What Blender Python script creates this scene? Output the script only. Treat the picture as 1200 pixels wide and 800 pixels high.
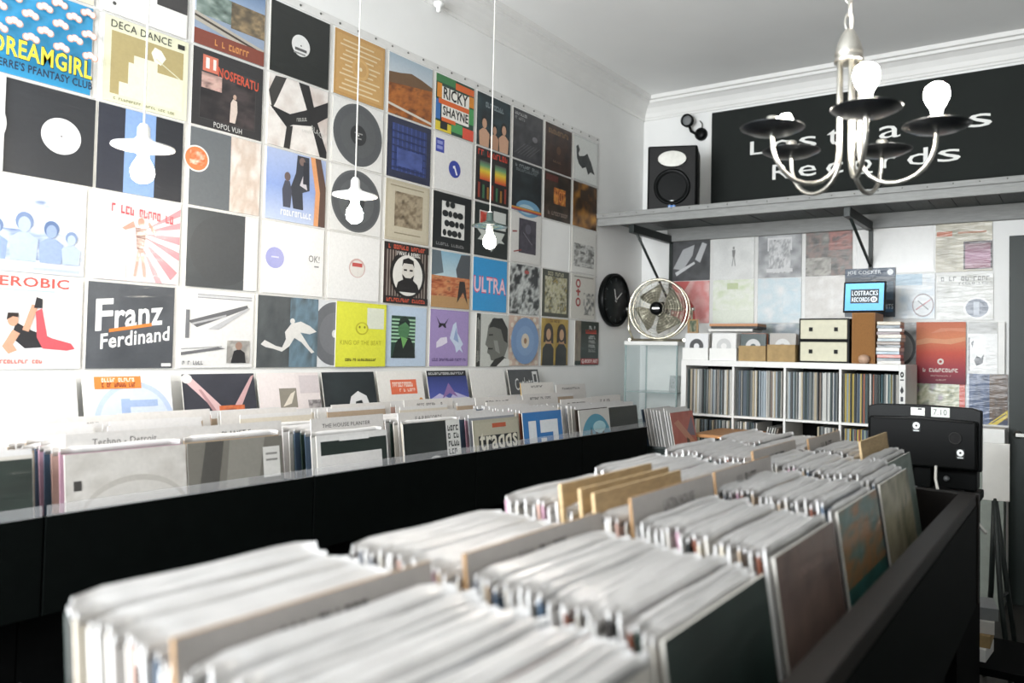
import bpy, math, random
import numpy as np
from mathutils import Matrix, Vector

for o in list(bpy.data.objects):
    bpy.data.objects.remove(o)
SC = bpy.context.scene
COL = SC.collection
RND = random.Random(11)

# ------------------------------------------------------------------ camera
CAM_LOC = (3.0414, -0.2571, 1.5095)
YAW, PITCH, ROLL = 0.55796, 0.02983, 0.01882
def cam_axes():
    f = Vector((-math.sin(YAW)*math.cos(PITCH), math.cos(YAW)*math.cos(PITCH), math.sin(PITCH)))
    r = f.cross(Vector((0, 0, 1))).normalized(); u = r.cross(f)
    return math.cos(ROLL)*r + math.sin(ROLL)*u, -math.sin(ROLL)*r + math.cos(ROLL)*u, f
r_, u_, f_ = cam_axes()
cd = bpy.data.cameras.new('camera'); cam = bpy.data.objects.new('camera', cd); COL.objects.link(cam)
cam.matrix_world = Matrix(((r_.x, u_.x, -f_.x, CAM_LOC[0]), (r_.y, u_.y, -f_.y, CAM_LOC[1]), (r_.z, u_.z, -f_.z, CAM_LOC[2]), (0, 0, 0, 1)))
cd.sensor_width = 36; cd.lens = 36*915.0/1200
cd.shift_x = -98.36/1200; cd.shift_y = -14.39/1200
cd.clip_start = 0.02
cd.dof.use_dof = True; cd.dof.focus_distance = 3.6; cd.dof.aperture_fstop = 2.4
SC.camera = cam

# ------------------------------------------------------------------ world, exposure, daylight
SC.view_settings.view_transform = 'Standard'; SC.view_settings.look = 'None'
SC.view_settings.gamma = 1.0; SC.view_settings.use_curve_mapping = False
SC.view_settings.exposure = 0.95
BULB = 85.0       # emission of the lit bulbs
CHANDELIER_BULB = 160.0
WINDOW_POWER = 165.0
wd = bpy.data.worlds.new('world'); SC.world = wd; wd.use_nodes = True
wd.node_tree.nodes['Background'].inputs[0].default_value = (0.75, 0.86, 1.0, 1)
wd.node_tree.nodes['Background'].inputs[1].default_value = 0.6
al = bpy.data.lights.new('shop_window_daylight', 'AREA'); al.energy = WINDOW_POWER; al.color = (0.93, 0.97, 1.0)
al.shape = 'RECTANGLE'; al.size = 2.3; al.size_y = 1.9
alo = bpy.data.objects.new('shop_window_daylight', al); COL.objects.link(alo)
alo.location = (1.35, -1.93, 1.85); alo.rotation_euler = (math.radians(90), 0, math.radians(180))
alo.rotation_euler = (math.radians(90), 0, 0)

# ------------------------------------------------------------------ helpers
def lin(c):
    if isinstance(c, str):
        c = c.lstrip('#'); c = [int(c[i:i+2], 16)/255 for i in (0, 2, 4)]
    return tuple((x/12.92 if x <= 0.04045 else ((x+0.055)/1.055)**2.4) for x in c)

MATS = {}
def mat(name, col, rough=0.5, metal=0.0, coat=0.0, var=0.06, scale=30, bump=0.0, bscale=60, emit=0.0, alpha=1.0, trans=0.0, stretch=(1, 1, 1), spec=0.5, coat_rough=0.08):
    if name in MATS: return MATS[name]
    m = bpy.data.materials.new(name); m.use_nodes = True
    nt = m.node_tree; b = nt.nodes['Principled BSDF']; L = nt.links.new
    c = lin(col)
    tc = nt.nodes.new('ShaderNodeTexCoord'); mp = nt.nodes.new('ShaderNodeMapping'); mp.inputs['Scale'].default_value = stretch
    L(tc.outputs['Object'], mp.inputs['Vector'])
    nz = nt.nodes.new('ShaderNodeTexNoise'); nz.inputs['Scale'].default_value = scale; nz.inputs['Detail'].default_value = 4
    L(mp.outputs[0], nz.inputs['Vector'])
    rp = nt.nodes.new('ShaderNodeValToRGB')
    lo = tuple(max(0, x*(1-var)) for x in c); hi = tuple(min(1, x*(1+var)) for x in c)
    rp.color_ramp.elements[0].color = (*lo, 1); rp.color_ramp.elements[1].color = (*hi, 1)
    rp.color_ramp.elements[0].position = 0.3; rp.color_ramp.elements[1].position = 0.7
    L(nz.outputs['Fac'], rp.inputs[0]); L(rp.outputs[0], b.inputs['Base Color'])
    b.inputs['Roughness'].default_value = rough; b.inputs['Metallic'].default_value = metal
    b.inputs['Coat Weight'].default_value = coat; b.inputs['Coat Roughness'].default_value = coat_rough
    b.inputs['Specular IOR Level'].default_value = spec
    if bump:
        n2 = nt.nodes.new('ShaderNodeTexNoise'); n2.inputs['Scale'].default_value = bscale; n2.inputs['Detail'].default_value = 3
        L(mp.outputs[0], n2.inputs['Vector'])
        bp = nt.nodes.new('ShaderNodeBump'); bp.inputs['Strength'].default_value = bump; bp.inputs['Distance'].default_value = 0.004
        L(n2.outputs['Fac'], bp.inputs['Height']); L(bp.outputs[0], b.inputs['Normal']); L(bp.outputs[0], b.inputs['Coat Normal'])
    if emit:
        b.inputs['Emission Color'].default_value = (*c, 1); b.inputs['Emission Strength'].default_value = emit
    if trans: b.inputs['Transmission Weight'].default_value = trans
    if alpha < 1: b.inputs['Alpha'].default_value = alpha
    MATS[name] = m
    return m

def print_mat(name, coat, rough, bump, bscale, emit=0.0):
    m = bpy.data.materials.new(name); m.use_nodes = True
    nt = m.node_tree; b = nt.nodes['Principled BSDF']; L = nt.links.new
    at = nt.nodes.new('ShaderNodeAttribute'); at.attribute_name = 'Col'
    tc = nt.nodes.new('ShaderNodeTexCoord')
    nz = nt.nodes.new('ShaderNodeTexNoise'); nz.inputs['Scale'].default_value = 90; nz.inputs['Detail'].default_value = 3
    L(tc.outputs['Object'], nz.inputs['Vector'])
    mr = nt.nodes.new('ShaderNodeMapRange'); mr.inputs['To Min'].default_value = 0.9; mr.inputs['To Max'].default_value = 1.1
    L(nz.outputs['Fac'], mr.inputs['Value'])
    mx = nt.nodes.new('ShaderNodeVectorMath'); mx.operation = 'MULTIPLY'
    L(at.outputs['Color'], mx.inputs[0]); L(mr.outputs[0], mx.inputs[1]); L(mx.outputs[0], b.inputs['Base Color'])
    b.inputs['Roughness'].default_value = rough; b.inputs['Coat Weight'].default_value = coat; b.inputs['Coat Roughness'].default_value = 0.18
    if bump:
        mp = nt.nodes.new('ShaderNodeMapping'); mp.inputs['Scale'].default_value = (1.0, 1, 4.5); mp.inputs['Rotation'].default_value = (0, 0.5, 0)
        oi = nt.nodes.new('ShaderNodeObjectInfo'); ad = nt.nodes.new('ShaderNodeVectorMath'); ad.operation = 'ADD'
        L(tc.outputs['Object'], ad.inputs[0]); L(oi.outputs['Location'], ad.inputs[1]); L(ad.outputs[0], mp.inputs['Vector'])
        n2 = nt.nodes.new('ShaderNodeTexNoise'); n2.inputs['Scale'].default_value = bscale; n2.inputs['Detail'].default_value = 2; n2.inputs['Distortion'].default_value = 0.6
        L(mp.outputs[0], n2.inputs['Vector'])
        bp = nt.nodes.new('ShaderNodeBump'); bp.inputs['Strength'].default_value = bump; bp.inputs['Distance'].default_value = 0.006
        L(n2.outputs['Fac'], bp.inputs['Height']); L(bp.outputs[0], b.inputs['Coat Normal'])
    if emit:
        L(mx.outputs[0], b.inputs['Emission Color']); b.inputs['Emission Strength'].default_value = emit
    MATS[name] = m
    return m

M_WALL = mat('white_painted_plaster', '#ededeb', 0.75, var=0.03, scale=3, bump=0.12, bscale=90)
M_WALLD = mat('light_damping_grey_wall', '#7a7b79', 0.8, var=0.1, scale=3)  # for the unseen right wall: grey chosen to cut light reflected onto black faces
M_CEIL = mat('ceiling_paint', '#f7f7f5', 0.85, var=0.02, scale=2)
M_TRIM = mat('crown_paint', '#e9e8e5', 0.6, var=0.02, scale=8)
M_FLOOR = mat('dark_floor_boards', '#2b2926', 0.55, var=0.25, scale=6, stretch=(8, 1, 1))
M_BLACK = mat('black_lacquer', '#060908', 0.6, var=0.2, scale=20, spec=0.06)
M_BLACKIN = mat('black_inner_board', '#060707', 0.7, var=0.2, scale=20, spec=0.06)
M_RAIL = mat('dark_rail_top', '#17120f', 0.45, var=0.22, scale=9, stretch=(1, 6, 1), spec=0.22)  # dark brown base, tone varied at random
M_PLASTIC = mat('black_plastic', '#060808', 0.42, var=0.1, spec=0.14)
M_RUBBER = mat('black_rubber', '#101010', 0.7)
M_WHITE = mat('white_laminate', '#e8e7e3', 0.45, var=0.03, scale=20)
M_WPLASTIC = mat('white_plastic', '#e9e9e6', 0.35, var=0.03)
M_CARD = mat('white_card', '#c9c5c0', 0.7, var=0.04)
M_TAN = mat('tan_fibreboard', '#b39a74', 0.75, var=0.14, scale=40, stretch=(1, 1, 4))
M_KRAFT = mat('kraft_cardboard', '#a58a5e', 0.75, var=0.12)
M_LIP = mat('milky_plastic_sleeve', '#d2d0cf', 0.3, var=0.08, scale=14, coat=0.5, bump=0.12, bscale=18, coat_rough=0.15)
M_STEEL = mat('brushed_steel', '#c4c3bd', 0.28, metal=1.0, var=0.08)
M_CHROME = mat('nickel_wire', '#cfc8b4', 0.2, metal=0.9, var=0.05)
M_NICKEL = mat('satin_nickel', '#b9b7b0', 0.3, metal=1.0, var=0.06)
M_DSAUCER = mat('dark_bronze_saucer', '#26282a', 0.3, metal=0.6, var=0.15)
M_SHELF = mat('grey_painted_timber', '#8d8e8c', 0.6, var=0.1, scale=14, stretch=(1, 6, 6), bump=0.2, bscale=20)
M_SHELFD = mat('grey_timber_plank', '#565b5a', 0.65, var=0.14, scale=14, stretch=(6, 1, 1))
M_BRACK = mat('dark_bracket_iron', '#1c2422', 0.45, var=0.15)
M_BANNER = mat('dark_green_banner_cloth', '#121815', 0.85, var=0.12, scale=4, bump=0.25, bscale=3)
M_PAINTW = mat('white_lettering', '#eeeeea', 0.6, var=0.03)
M_DOOR = mat('dark_green_door', '#15211d', 0.5, var=0.15, scale=6)
M_GLASS = mat('clear_glass', '#dfeeee', 0.03, var=0.01, alpha=0.16, spec=0.6)
M_GLASSE = mat('green_glass_edge', '#6f8f8c', 0.15, var=0.05, alpha=0.75)
M_ACRYL = mat('clear_acrylic', '#e8e8ea', 0.08, var=0.02, alpha=0.18)
M_SEAM = mat('clear_vinyl_seam', '#dddcd9', 0.25, var=0.03, coat=0.5)
M_NAIL = mat('steel_nail', '#6b6b68', 0.4, metal=0.8)
M_OAK = mat('oak_veneer', '#a8743f', 0.5, var=0.18, scale=18, stretch=(8, 8, 0.6))
M_ORANGEWOOD = mat('pine_board', '#b98352', 0.5, var=0.15, scale=14, stretch=(1, 5, 1))
M_CREAM = mat('cream_drawer_front', '#cfcbb2', 0.5, var=0.04)
M_CRATE = mat('dark_green_plastic_crate', '#1d2724', 0.5, var=0.15)
M_GREY = mat('mid_grey_plastic', '#77797a', 0.5)
M_CABLEW = mat('white_cable', '#d8d6d0', 0.4)
M_BULB = mat('lit_bulb', '#fff4e4', 0.4, var=0.0, emit=BULB)
M_BULBC = mat('lit_chandelier_bulb', '#fff6ea', 0.4, var=0.0, emit=CHANDELIER_BULB)
M_BULBDIM = mat('dim_bulb', '#fff4e4', 0.3, var=0.0, emit=22)
M_SHADE = mat('white_enamel_shade', '#e4e4e2', 0.3, var=0.02)
M_SHADEG = mat('dark_glass_shade', '#42504b', 0.15, var=0.05)
M_COVER = print_mat('printed_cover_in_plastic', 0.55, 0.5, 0.5, 9)
M_WRINKLE = print_mat('printed_cover_in_wrinkled_plastic', 0.5, 0.5, 0.5, 11)
M_PRINT = print_mat('matt_print', 0.0, 0.6, 0, 1)
M_SCREEN = print_mat('lit_screen_print', 0.3, 0.3, 0, 1, emit=0.55)

class MB:
    def __init__(s): s.v = []; s.f = []; s.c = []; s.sm = []
    def face(s, idx, smooth=False, col=None): s.f.append(tuple(idx)); s.sm.append(smooth); s.c.append(col)
    def box(s, x0, x1, y0, y1, z0, z1, col=None, M=None):
        n = len(s.v)
        P = [(x0,y0,z0),(x1,y0,z0),(x1,y1,z0),(x0,y1,z0),(x0,y0,z1),(x1,y0,z1),(x1,y1,z1),(x0,y1,z1)]
        if M is not None: P = [tuple(M @ Vector(p)) for p in P]
        s.v += P
        for f in ((0,3,2,1),(4,5,6,7),(0,1,5,4),(1,2,6,5),(2,3,7,6),(3,0,4,7)): s.face([n+i for i in f], col=col)
        return s
    def prism(s, poly, h0, h1, axis='y'):
        """polygon extruded along an axis; poly in the two other axes"""
        n = len(s.v); k = len(poly)
        def P(a, b, h): return {'x': (h, a, b), 'y': (a, h, b), 'z': (a, b, h)}[axis]
        s.v += [P(a, b, h0) for a, b in poly] + [P(a, b, h1) for a, b in poly]
        s.face([n+i for i in range(k)]); s.face([n+k+i for i in reversed(range(k))])
        for i in range(k):
            j = (i+1) % k; s.face([n+i, n+k+i, n+k+j, n+j])
        return s
    def lathe(s, prof, seg=24, axis='z', c=(0, 0, 0), M=None, smooth=True, sx=1, sy=1):
        n = len(s.v); k = len(prof)
        for i in range(seg):
            a = 2*math.pi*i/seg
            for r, h in prof:
                p = (r*math.cos(a)*sx, r*math.sin(a)*sy, h)
                p = {'z': p, 'y': (p[0], p[2], p[1]), 'x': (p[2], p[0], p[1])}[axis]
                p = Vector(p)
                if M is not None: p = M @ p
                s.v.append((p[0]+c[0], p[1]+c[1], p[2]+c[2]))
        for i in range(seg):
            j = (i+1) % seg
            for q in range(k-1): s.face([n+i*k+q, n+j*k+q, n+j*k+q+1, n+i*k+q+1], smooth)
        s.face([n+i*k for i in reversed(range(seg))]) if prof[0][0] > 1e-6 else None
        s.face([n+i*k+k-1 for i in range(seg)]) if prof[-1][0] > 1e-6 else None
        return s
    def tube(s, path, r, seg=8, closed=False, M=None):
        n = len(s.v); pts = [Vector(p) for p in path]; k = len(pts)
        rr = r if isinstance(r, (list, tuple)) else [r]*k
        prev = None
        for i, p in enumerate(pts):
            if closed: t = pts[(i+1) % k]-pts[i-1]
            else: t = pts[min(i+1, k-1)]-pts[max(i-1, 0)]
            t.normalize()
            if prev is None:
                a = Vector((0, 0, 1)) if abs(t.z) < .9 else Vector((1, 0, 0))
                nx = t.cross(a).normalized()
            else: nx = (prev-t*prev.dot(t)).normalized()
            prev = nx; ny = t.cross(nx)
            for j in range(seg):
                a = 2*math.pi*j/seg; q = p+(nx*math.cos(a)+ny*math.sin(a))*rr[i]
                if M is not None: q = M @ q
                s.v.append(tuple(q))
        for i in range(k if closed else k-1):
            i2 = (i+1) % k
            for j in range(seg):
                j2 = (j+1) % seg; s.face([n+i*seg+j, n+i*seg+j2, n+i2*seg+j2, n+i2*seg+j], True)
        if not closed:
            s.face([n+j for j in reversed(range(seg))]); s.face([n+(k-1)*seg+j for j in range(seg)])
        return s
    def mesh(s, name):
        me = bpy.data.meshes.new(name); me.from_pydata(s.v, [], s.f)
        me.polygons.foreach_set('use_smooth', s.sm)
        if any(c is not None for c in s.c):
            ca = me.color_attributes.new('Col', 'FLOAT_COLOR', 'CORNER')
            buf = np.ones((len(me.loops), 4), dtype=np.float32); i = 0
            for f, c in zip(s.f, s.c):
                for q in range(len(f)):
                    if c is None: pass
                    elif isinstance(c[0], (tuple, list)): buf[i, :3] = c[q]
                    else: buf[i, :3] = c
                    i += 1
            ca.data.foreach_set('color', buf.ravel())
        me.update()
        return me

def obj(name, mb, m, parent=None, loc=(0, 0, 0), rot=(0, 0, 0), bevel=0, label=None):
    me = mb.mesh(name) if isinstance(mb, MB) else mb
    if len(me.materials) == 0: me.materials.append(m)
    o = bpy.data.objects.new(name, me); COL.objects.link(o)
    o.location = loc; o.rotation_euler = rot
    if parent is not None: o.parent = parent
    if bevel:
        b = o.modifiers.new('bevel', 'BEVEL'); b.width = bevel; b.segments = 2; b.limit_method = 'ANGLE'
    if label: o['label'] = label
    return o
def tag(o, label, cat, group=None):
    o['label'] = label; o['category'] = cat
    if group: o['group'] = group
    return o
def thing(name, label, cat, loc=(0, 0, 0), rot=(0, 0, 0), group=None):
    o = bpy.data.objects.new(name, None); COL.objects.link(o); o.location = loc; o.rotation_euler = rot
    o.empty_display_size = 0.05
    return tag(o, label, cat, group)
def struct(name, mb, m, **k):
    o = obj(name, mb, m, **k); o['kind'] = 'structure'; return o

# ------------------------------------------------------------------ flat print
FONT = {}
def glyphs(text):
    if text not in FONT:
        cu = bpy.data.curves.new('txt', 'FONT'); cu.body = text.lstrip('*'); cu.offset = .022 if text[0] == '*' else 0; cu.resolution_u = 2; cu.space_character = 1.05
        ob = bpy.data.objects.new('txt', cu)
        me = bpy.data.meshes.new_from_object(ob)
        v = np.array([(q.co.x, q.co.y) for q in me.vertices]); f = [tuple(p.vertices) for p in me.polygons]
        mn = v.min(0); mx = v.max(0); v = (v-mn)/np.maximum(mx-mn, 1e-6)
        FONT[text] = (v, f)
        bpy.data.objects.remove(ob); bpy.data.meshes.remove(me); bpy.data.curves.remove(cu)
    return FONT[text]
def R(u0, v0, u1, v1, c): return ('P', [(u0, v0), (u1, v0), (u1, v1), (u0, v1)], c)
def PG(pts, c):
    a = sum(p[0]*q[1]-q[0]*p[1] for p, q in zip(pts, pts[1:]+pts[:1]))
    return ('P', pts if a > 0 else pts[::-1], c)
def E_(cu, cv, ru, rv, c, n=28, rot=0): 
    cr, sr = math.cos(rot), math.sin(rot)
    return ('P', [(cu+ru*math.cos(t)*cr-rv*math.sin(t)*sr, cv+ru*math.cos(t)*sr+rv*math.sin(t)*cr) for t in [2*math.pi*i/n for i in range(n)]], c)
def LN(u0, v0, u1, v1, w, c):
    d = math.hypot(u1-u0, v1-v0); nx, ny = -(v1-v0)/d*w/2, (u1-u0)/d*w/2
    return PG([(u0+nx, v0+ny), (u0-nx, v0-ny), (u1-nx, v1-ny), (u1+nx, v1+ny)], c)
def T(s, u0, v0, u1, v1, c, sl=0): return ('T', s, (u0, v0, u1, v1), c, sl)
def B(u0, v0, u1, v1, c, n=10, sl=0): return ('B', (u0, v0, u1, v1), c, n, sl)   # a line of print too small to read
def N(u0, v0, u1, v1, seed, ramp, sc=4, n=22): return ('N', (u0, v0, u1, v1), seed, ramp, sc, n)
def GR(u0, v0, u1, v1, stops): return ('G', (u0, v0, u1, v1), stops)
def vnoise(seed, sc, U, V):
    g = np.random.RandomState(seed); out = 0; amp = 1; tot = 0
    for o in range(3):
        k = int(sc*2**o)+2; a = g.rand(k+1, k+1)
        x = U*(k-1); y = V*(k-1); i = np.floor(x).astype(int); j = np.floor(y).astype(int); fx = x-i; fy = y-j
        fx = fx*fx*(3-2*fx); fy = fy*fy*(3-2*fy)
        out = out+amp*((a[i, j]*(1-fx)+a[i+1, j]*fx)*(1-fy)+(a[i, j+1]*(1-fx)+a[i+1, j+1]*fx)*fy); tot += amp; amp *= .6
    return out/tot
def art_mesh(name, bg, shapes, w=0.315, h=0.315, th=0.005, step=0.00030, side='#c8c4bc'):
    """a sleeve: a thin board whose front (-y) carries the print; origin at bottom left of the back"""
    m = MB(); m.box(0, w, -th, 0, 0, h, col=lin(side))
    lay = th+step
    def P(u, v): return (u*w, -lay, v*h)
    def poly(pts, c):
        n = len(m.v); m.v.extend(P(u, v) for u, v in pts); m.face(range(n, n+len(pts)), col=c)
    if bg: poly([(0, 0), (1, 0), (1, 1), (0, 1)], lin(bg))
    for s in shapes:
        lay += step
        if s[0] == 'P': poly(s[1], lin(s[2]))
        elif s[0] == 'T':
            v, f = glyphs(s[1]); u0, v0, u1, v1 = s[2]; c = lin(s[3]); n = len(m.v)
            m.v.extend(P(u0+a*(u1-u0), v0+b*(v1-v0)+s[4]*a) for a, b in v)
            for q in f: m.face([n+i for i in q], col=c)
        elif s[0] == 'B':
            u0, v0, u1, v1 = s[1]; c = lin(s[2]); g = random.Random(int(u0*977+v0*7919+s[3]*31)); k = s[3]; dw = (u1-u0)/k
            for i in range(k):
                if g.random() < .12: continue
                a = u0+i*dw; b = a+dw*.78; q = s[4]*(i+.5)/k; hh = v1-v0; t = g.random()
                poly([(a, v0+q), (a+dw*.26, v0+q), (a+dw*.26, v1+q), (a, v1+q)], c)
                if t < .6: poly([(a+dw*.26, v1-hh*.25+q), (b, v1-hh*.25+q), (b, v1+q), (a+dw*.26, v1+q)], c)
                if t > .3: poly([(a+dw*.26, v0+q), (b, v0+q), (b, v0+hh*.25+q), (a+dw*.26, v0+hh*.25+q)], c)
                if .2 < t < .5 or t > .8: poly([(b-dw*.22, v0+hh*.25+q), (b, v0+hh*.25+q), (b, v1-hh*.25+q), (b-dw*.22, v1-hh*.25+q)], c)
        elif s[0] == 'G':
            u0, v0, u1, v1 = s[1]; st = [lin(c) for c in s[2]]; k = len(st); n = len(m.v)
            for i in range(k):
                vv = v0+(v1-v0)*i/(k-1); m.v.extend([P(u0, vv), P(u1, vv)])
            for i in range(k-1): m.face([n+2*i, n+2*i+1, n+2*i+3, n+2*i+2], col=(st[i], st[i], st[i+1], st[i+1]))
        elif s[0] == 'N':
            u0, v0, u1, v1 = s[1]; ramp = np.array([lin(c) for c in s[3]]); k = s[5]; n = len(m.v)
            g = np.linspace(0, 0.999, k+1); U, V = np.meshgrid(g, g, indexing='ij')
            t = vnoise(s[2], s[4], U, V); t = np.clip((t-t.min())/(t.max()-t.min()), 0, .999)*(len(ramp)-1)
            i = np.floor(t).astype(int); fr = (t-i)[..., None]; C = ramp[i]*(1-fr)+ramp[np.minimum(i+1, len(ramp)-1)]*fr
            for a in range(k+1):
                for b in range(k+1): m.v.append(P(u0+(u1-u0)*a/k, v0+(v1-v0)*b/k))
            q = lambda a, b: n+a*(k+1)+b
            for a in range(k):
                for b in range(k):
                    m.face([q(a, b), q(a+1, b), q(a+1, b+1), q(a, b+1)], col=tuple(tuple(C[x, y]) for x, y in ((a, b), (a+1, b), (a+1, b+1), (a, b+1))))
    return m

# ------------------------------------------------------------------ room shell
D = 5.30; H = 3.56; XR = 4.1; YF = -2.0
struct('floor', MB().box(-0.1, XR+.1, YF-.1, D+.1, -0.1, 0), M_FLOOR)
struct('ceiling', MB().box(-0.1, XR+.1, YF-.1, D+.1, H, H+.1), M_CEIL)
struct('wall_left', MB().box(-0.1, 0, YF-.1, D+.1, 0, H), M_WALL)
struct('wall_back', MB().box(0, XR, D, D+.1, 0, H), M_WALL)
struct('wall_right', MB().box(XR, XR+.1, YF-.1, D+.1, 0, H), M_WALLD)
wf = MB()   # front wall behind the photographer: shop window and door opening
wf.box(0, .2, YF-.1, YF, 0, H); wf.box(2.5, XR, YF-.1, YF, 0, H); wf.box(.2, 2.5, YF-.1, YF, 0, .85); wf.box(.2, 2.5, YF-.1, YF, 2.85, H)
struct('wall_front', wf, M_WALL)
w1 = struct('window_1', MB().box(.2, 2.5, YF-.06, YF-.05, .85, 2.85), M_GLASS)
fr = MB(); fr.box(.2, .26, YF-.08, YF-.02, .85, 2.85); fr.box(2.44, 2.5, YF-.08, YF-.02, .85, 2.85); fr.box(.26, 2.44, YF-.08, YF-.02, .85, .91); fr.box(.26, 2.44, YF-.08, YF-.02, 2.79, 2.85)
obj('window_frame', fr, M_BRACK, w1)
# crown moulding: stepped cove profile (distance from wall, z)
CR = [(0, 3.40), (.012, 3.40), (.016, 3.415), (.022, 3.42), (.03, 3.45), (.052, 3.485), (.085, 3.508), (.10, 3.512), (.104, 3.53), (.125, 3.533), (.135, 3.56), (0, 3.56)]
struct('trim_1', MB().prism([(a, b) for a, b in CR], YF, D, 'y'), M_TRIM)
struct('trim_2', MB().prism([(D-a, b) for a, b in CR], .0, XR, 'x'), M_TRIM)
struct('baseboard_back', MB().box(.0, 2.6, D-.02, D, 0, .12), M_TRIM)

# ------------------------------------------------------------------ covers in the clear pocket sheets on the long wall
Y0, Z0, PH, PV, W = 4.2668, 3.0414, 0.3448, 0.3272, 0.315
K1, WH, OFF = '#1a1c1d', '#ecebe7', '#dcdad4'
def disc(c='#4a4c4e', l='#2c2d2f', r=.5, cu=.5, cv=.5, hole='#d0d0ce'):
    return [E_(cu, cv, r, r, c, 48), E_(cu, cv, r*.93, r*.93, '#525457', 48), E_(cu, cv, r*.72, r*.72, c, 40), E_(cu, cv, r*.33, r*.33, l), E_(cu, cv, r*.03, r*.03, hole, 10)]
def clouds(seed, n, c='#f2ece6', e='#d79a80'):
    g = random.Random(seed); out = []
    for i in range(n):
        u = .07+.29*(i % 4)+(.14 if (i//4) % 2 else 0); v = .94-.13*(i//4)+g.uniform(-.02, .02)
        if u > .95: continue
        for k, (du, dv, ru) in enumerate(((-.045, -.004, .035), (0, .014, .042), (.045, -.006, .036))): out.append(E_(u+du, v+dv, ru*.8+.01, .041, e, 12))
        for k, (du, dv, ru) in enumerate(((-.045, -.002, .033), (0, .016, .04), (.045, -.004, .034))): out.append(E_(u+du, v+dv, ru*.8, .032, c, 12))
    return out
def figure(u, v, s, skin, top, leg):
    """a small standing figure"""
    return [PG([(u-.03*s, v+.45*s), (u-.09*s, v), (u-.05*s, v), (u, v+.4*s), (u+.06*s, v), (u+.1*s, v), (u+.04*s, v+.45*s)], leg),
            PG([(u-.08*s, v+.75*s), (u-.05*s, v+.42*s), (u+.05*s, v+.42*s), (u+.09*s, v+.75*s)], top), E_(u, v+.84*s, .05*s, .07*s, skin, 14)]
def torso(u, v, s, c, hair='#20201f'):
    return [PG([(u-.14*s, v), (u-.16*s, v+.28*s), (u-.05*s, v+.36*s), (u+.05*s, v+.36*s), (u+.16*s, v+.28*s), (u+.14*s, v)], c), E_(u, v+.5*s, .1*s, .12*s, hair, 16), E_(u, v+.46*s, .07*s, .1*s, c, 16)]

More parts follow.
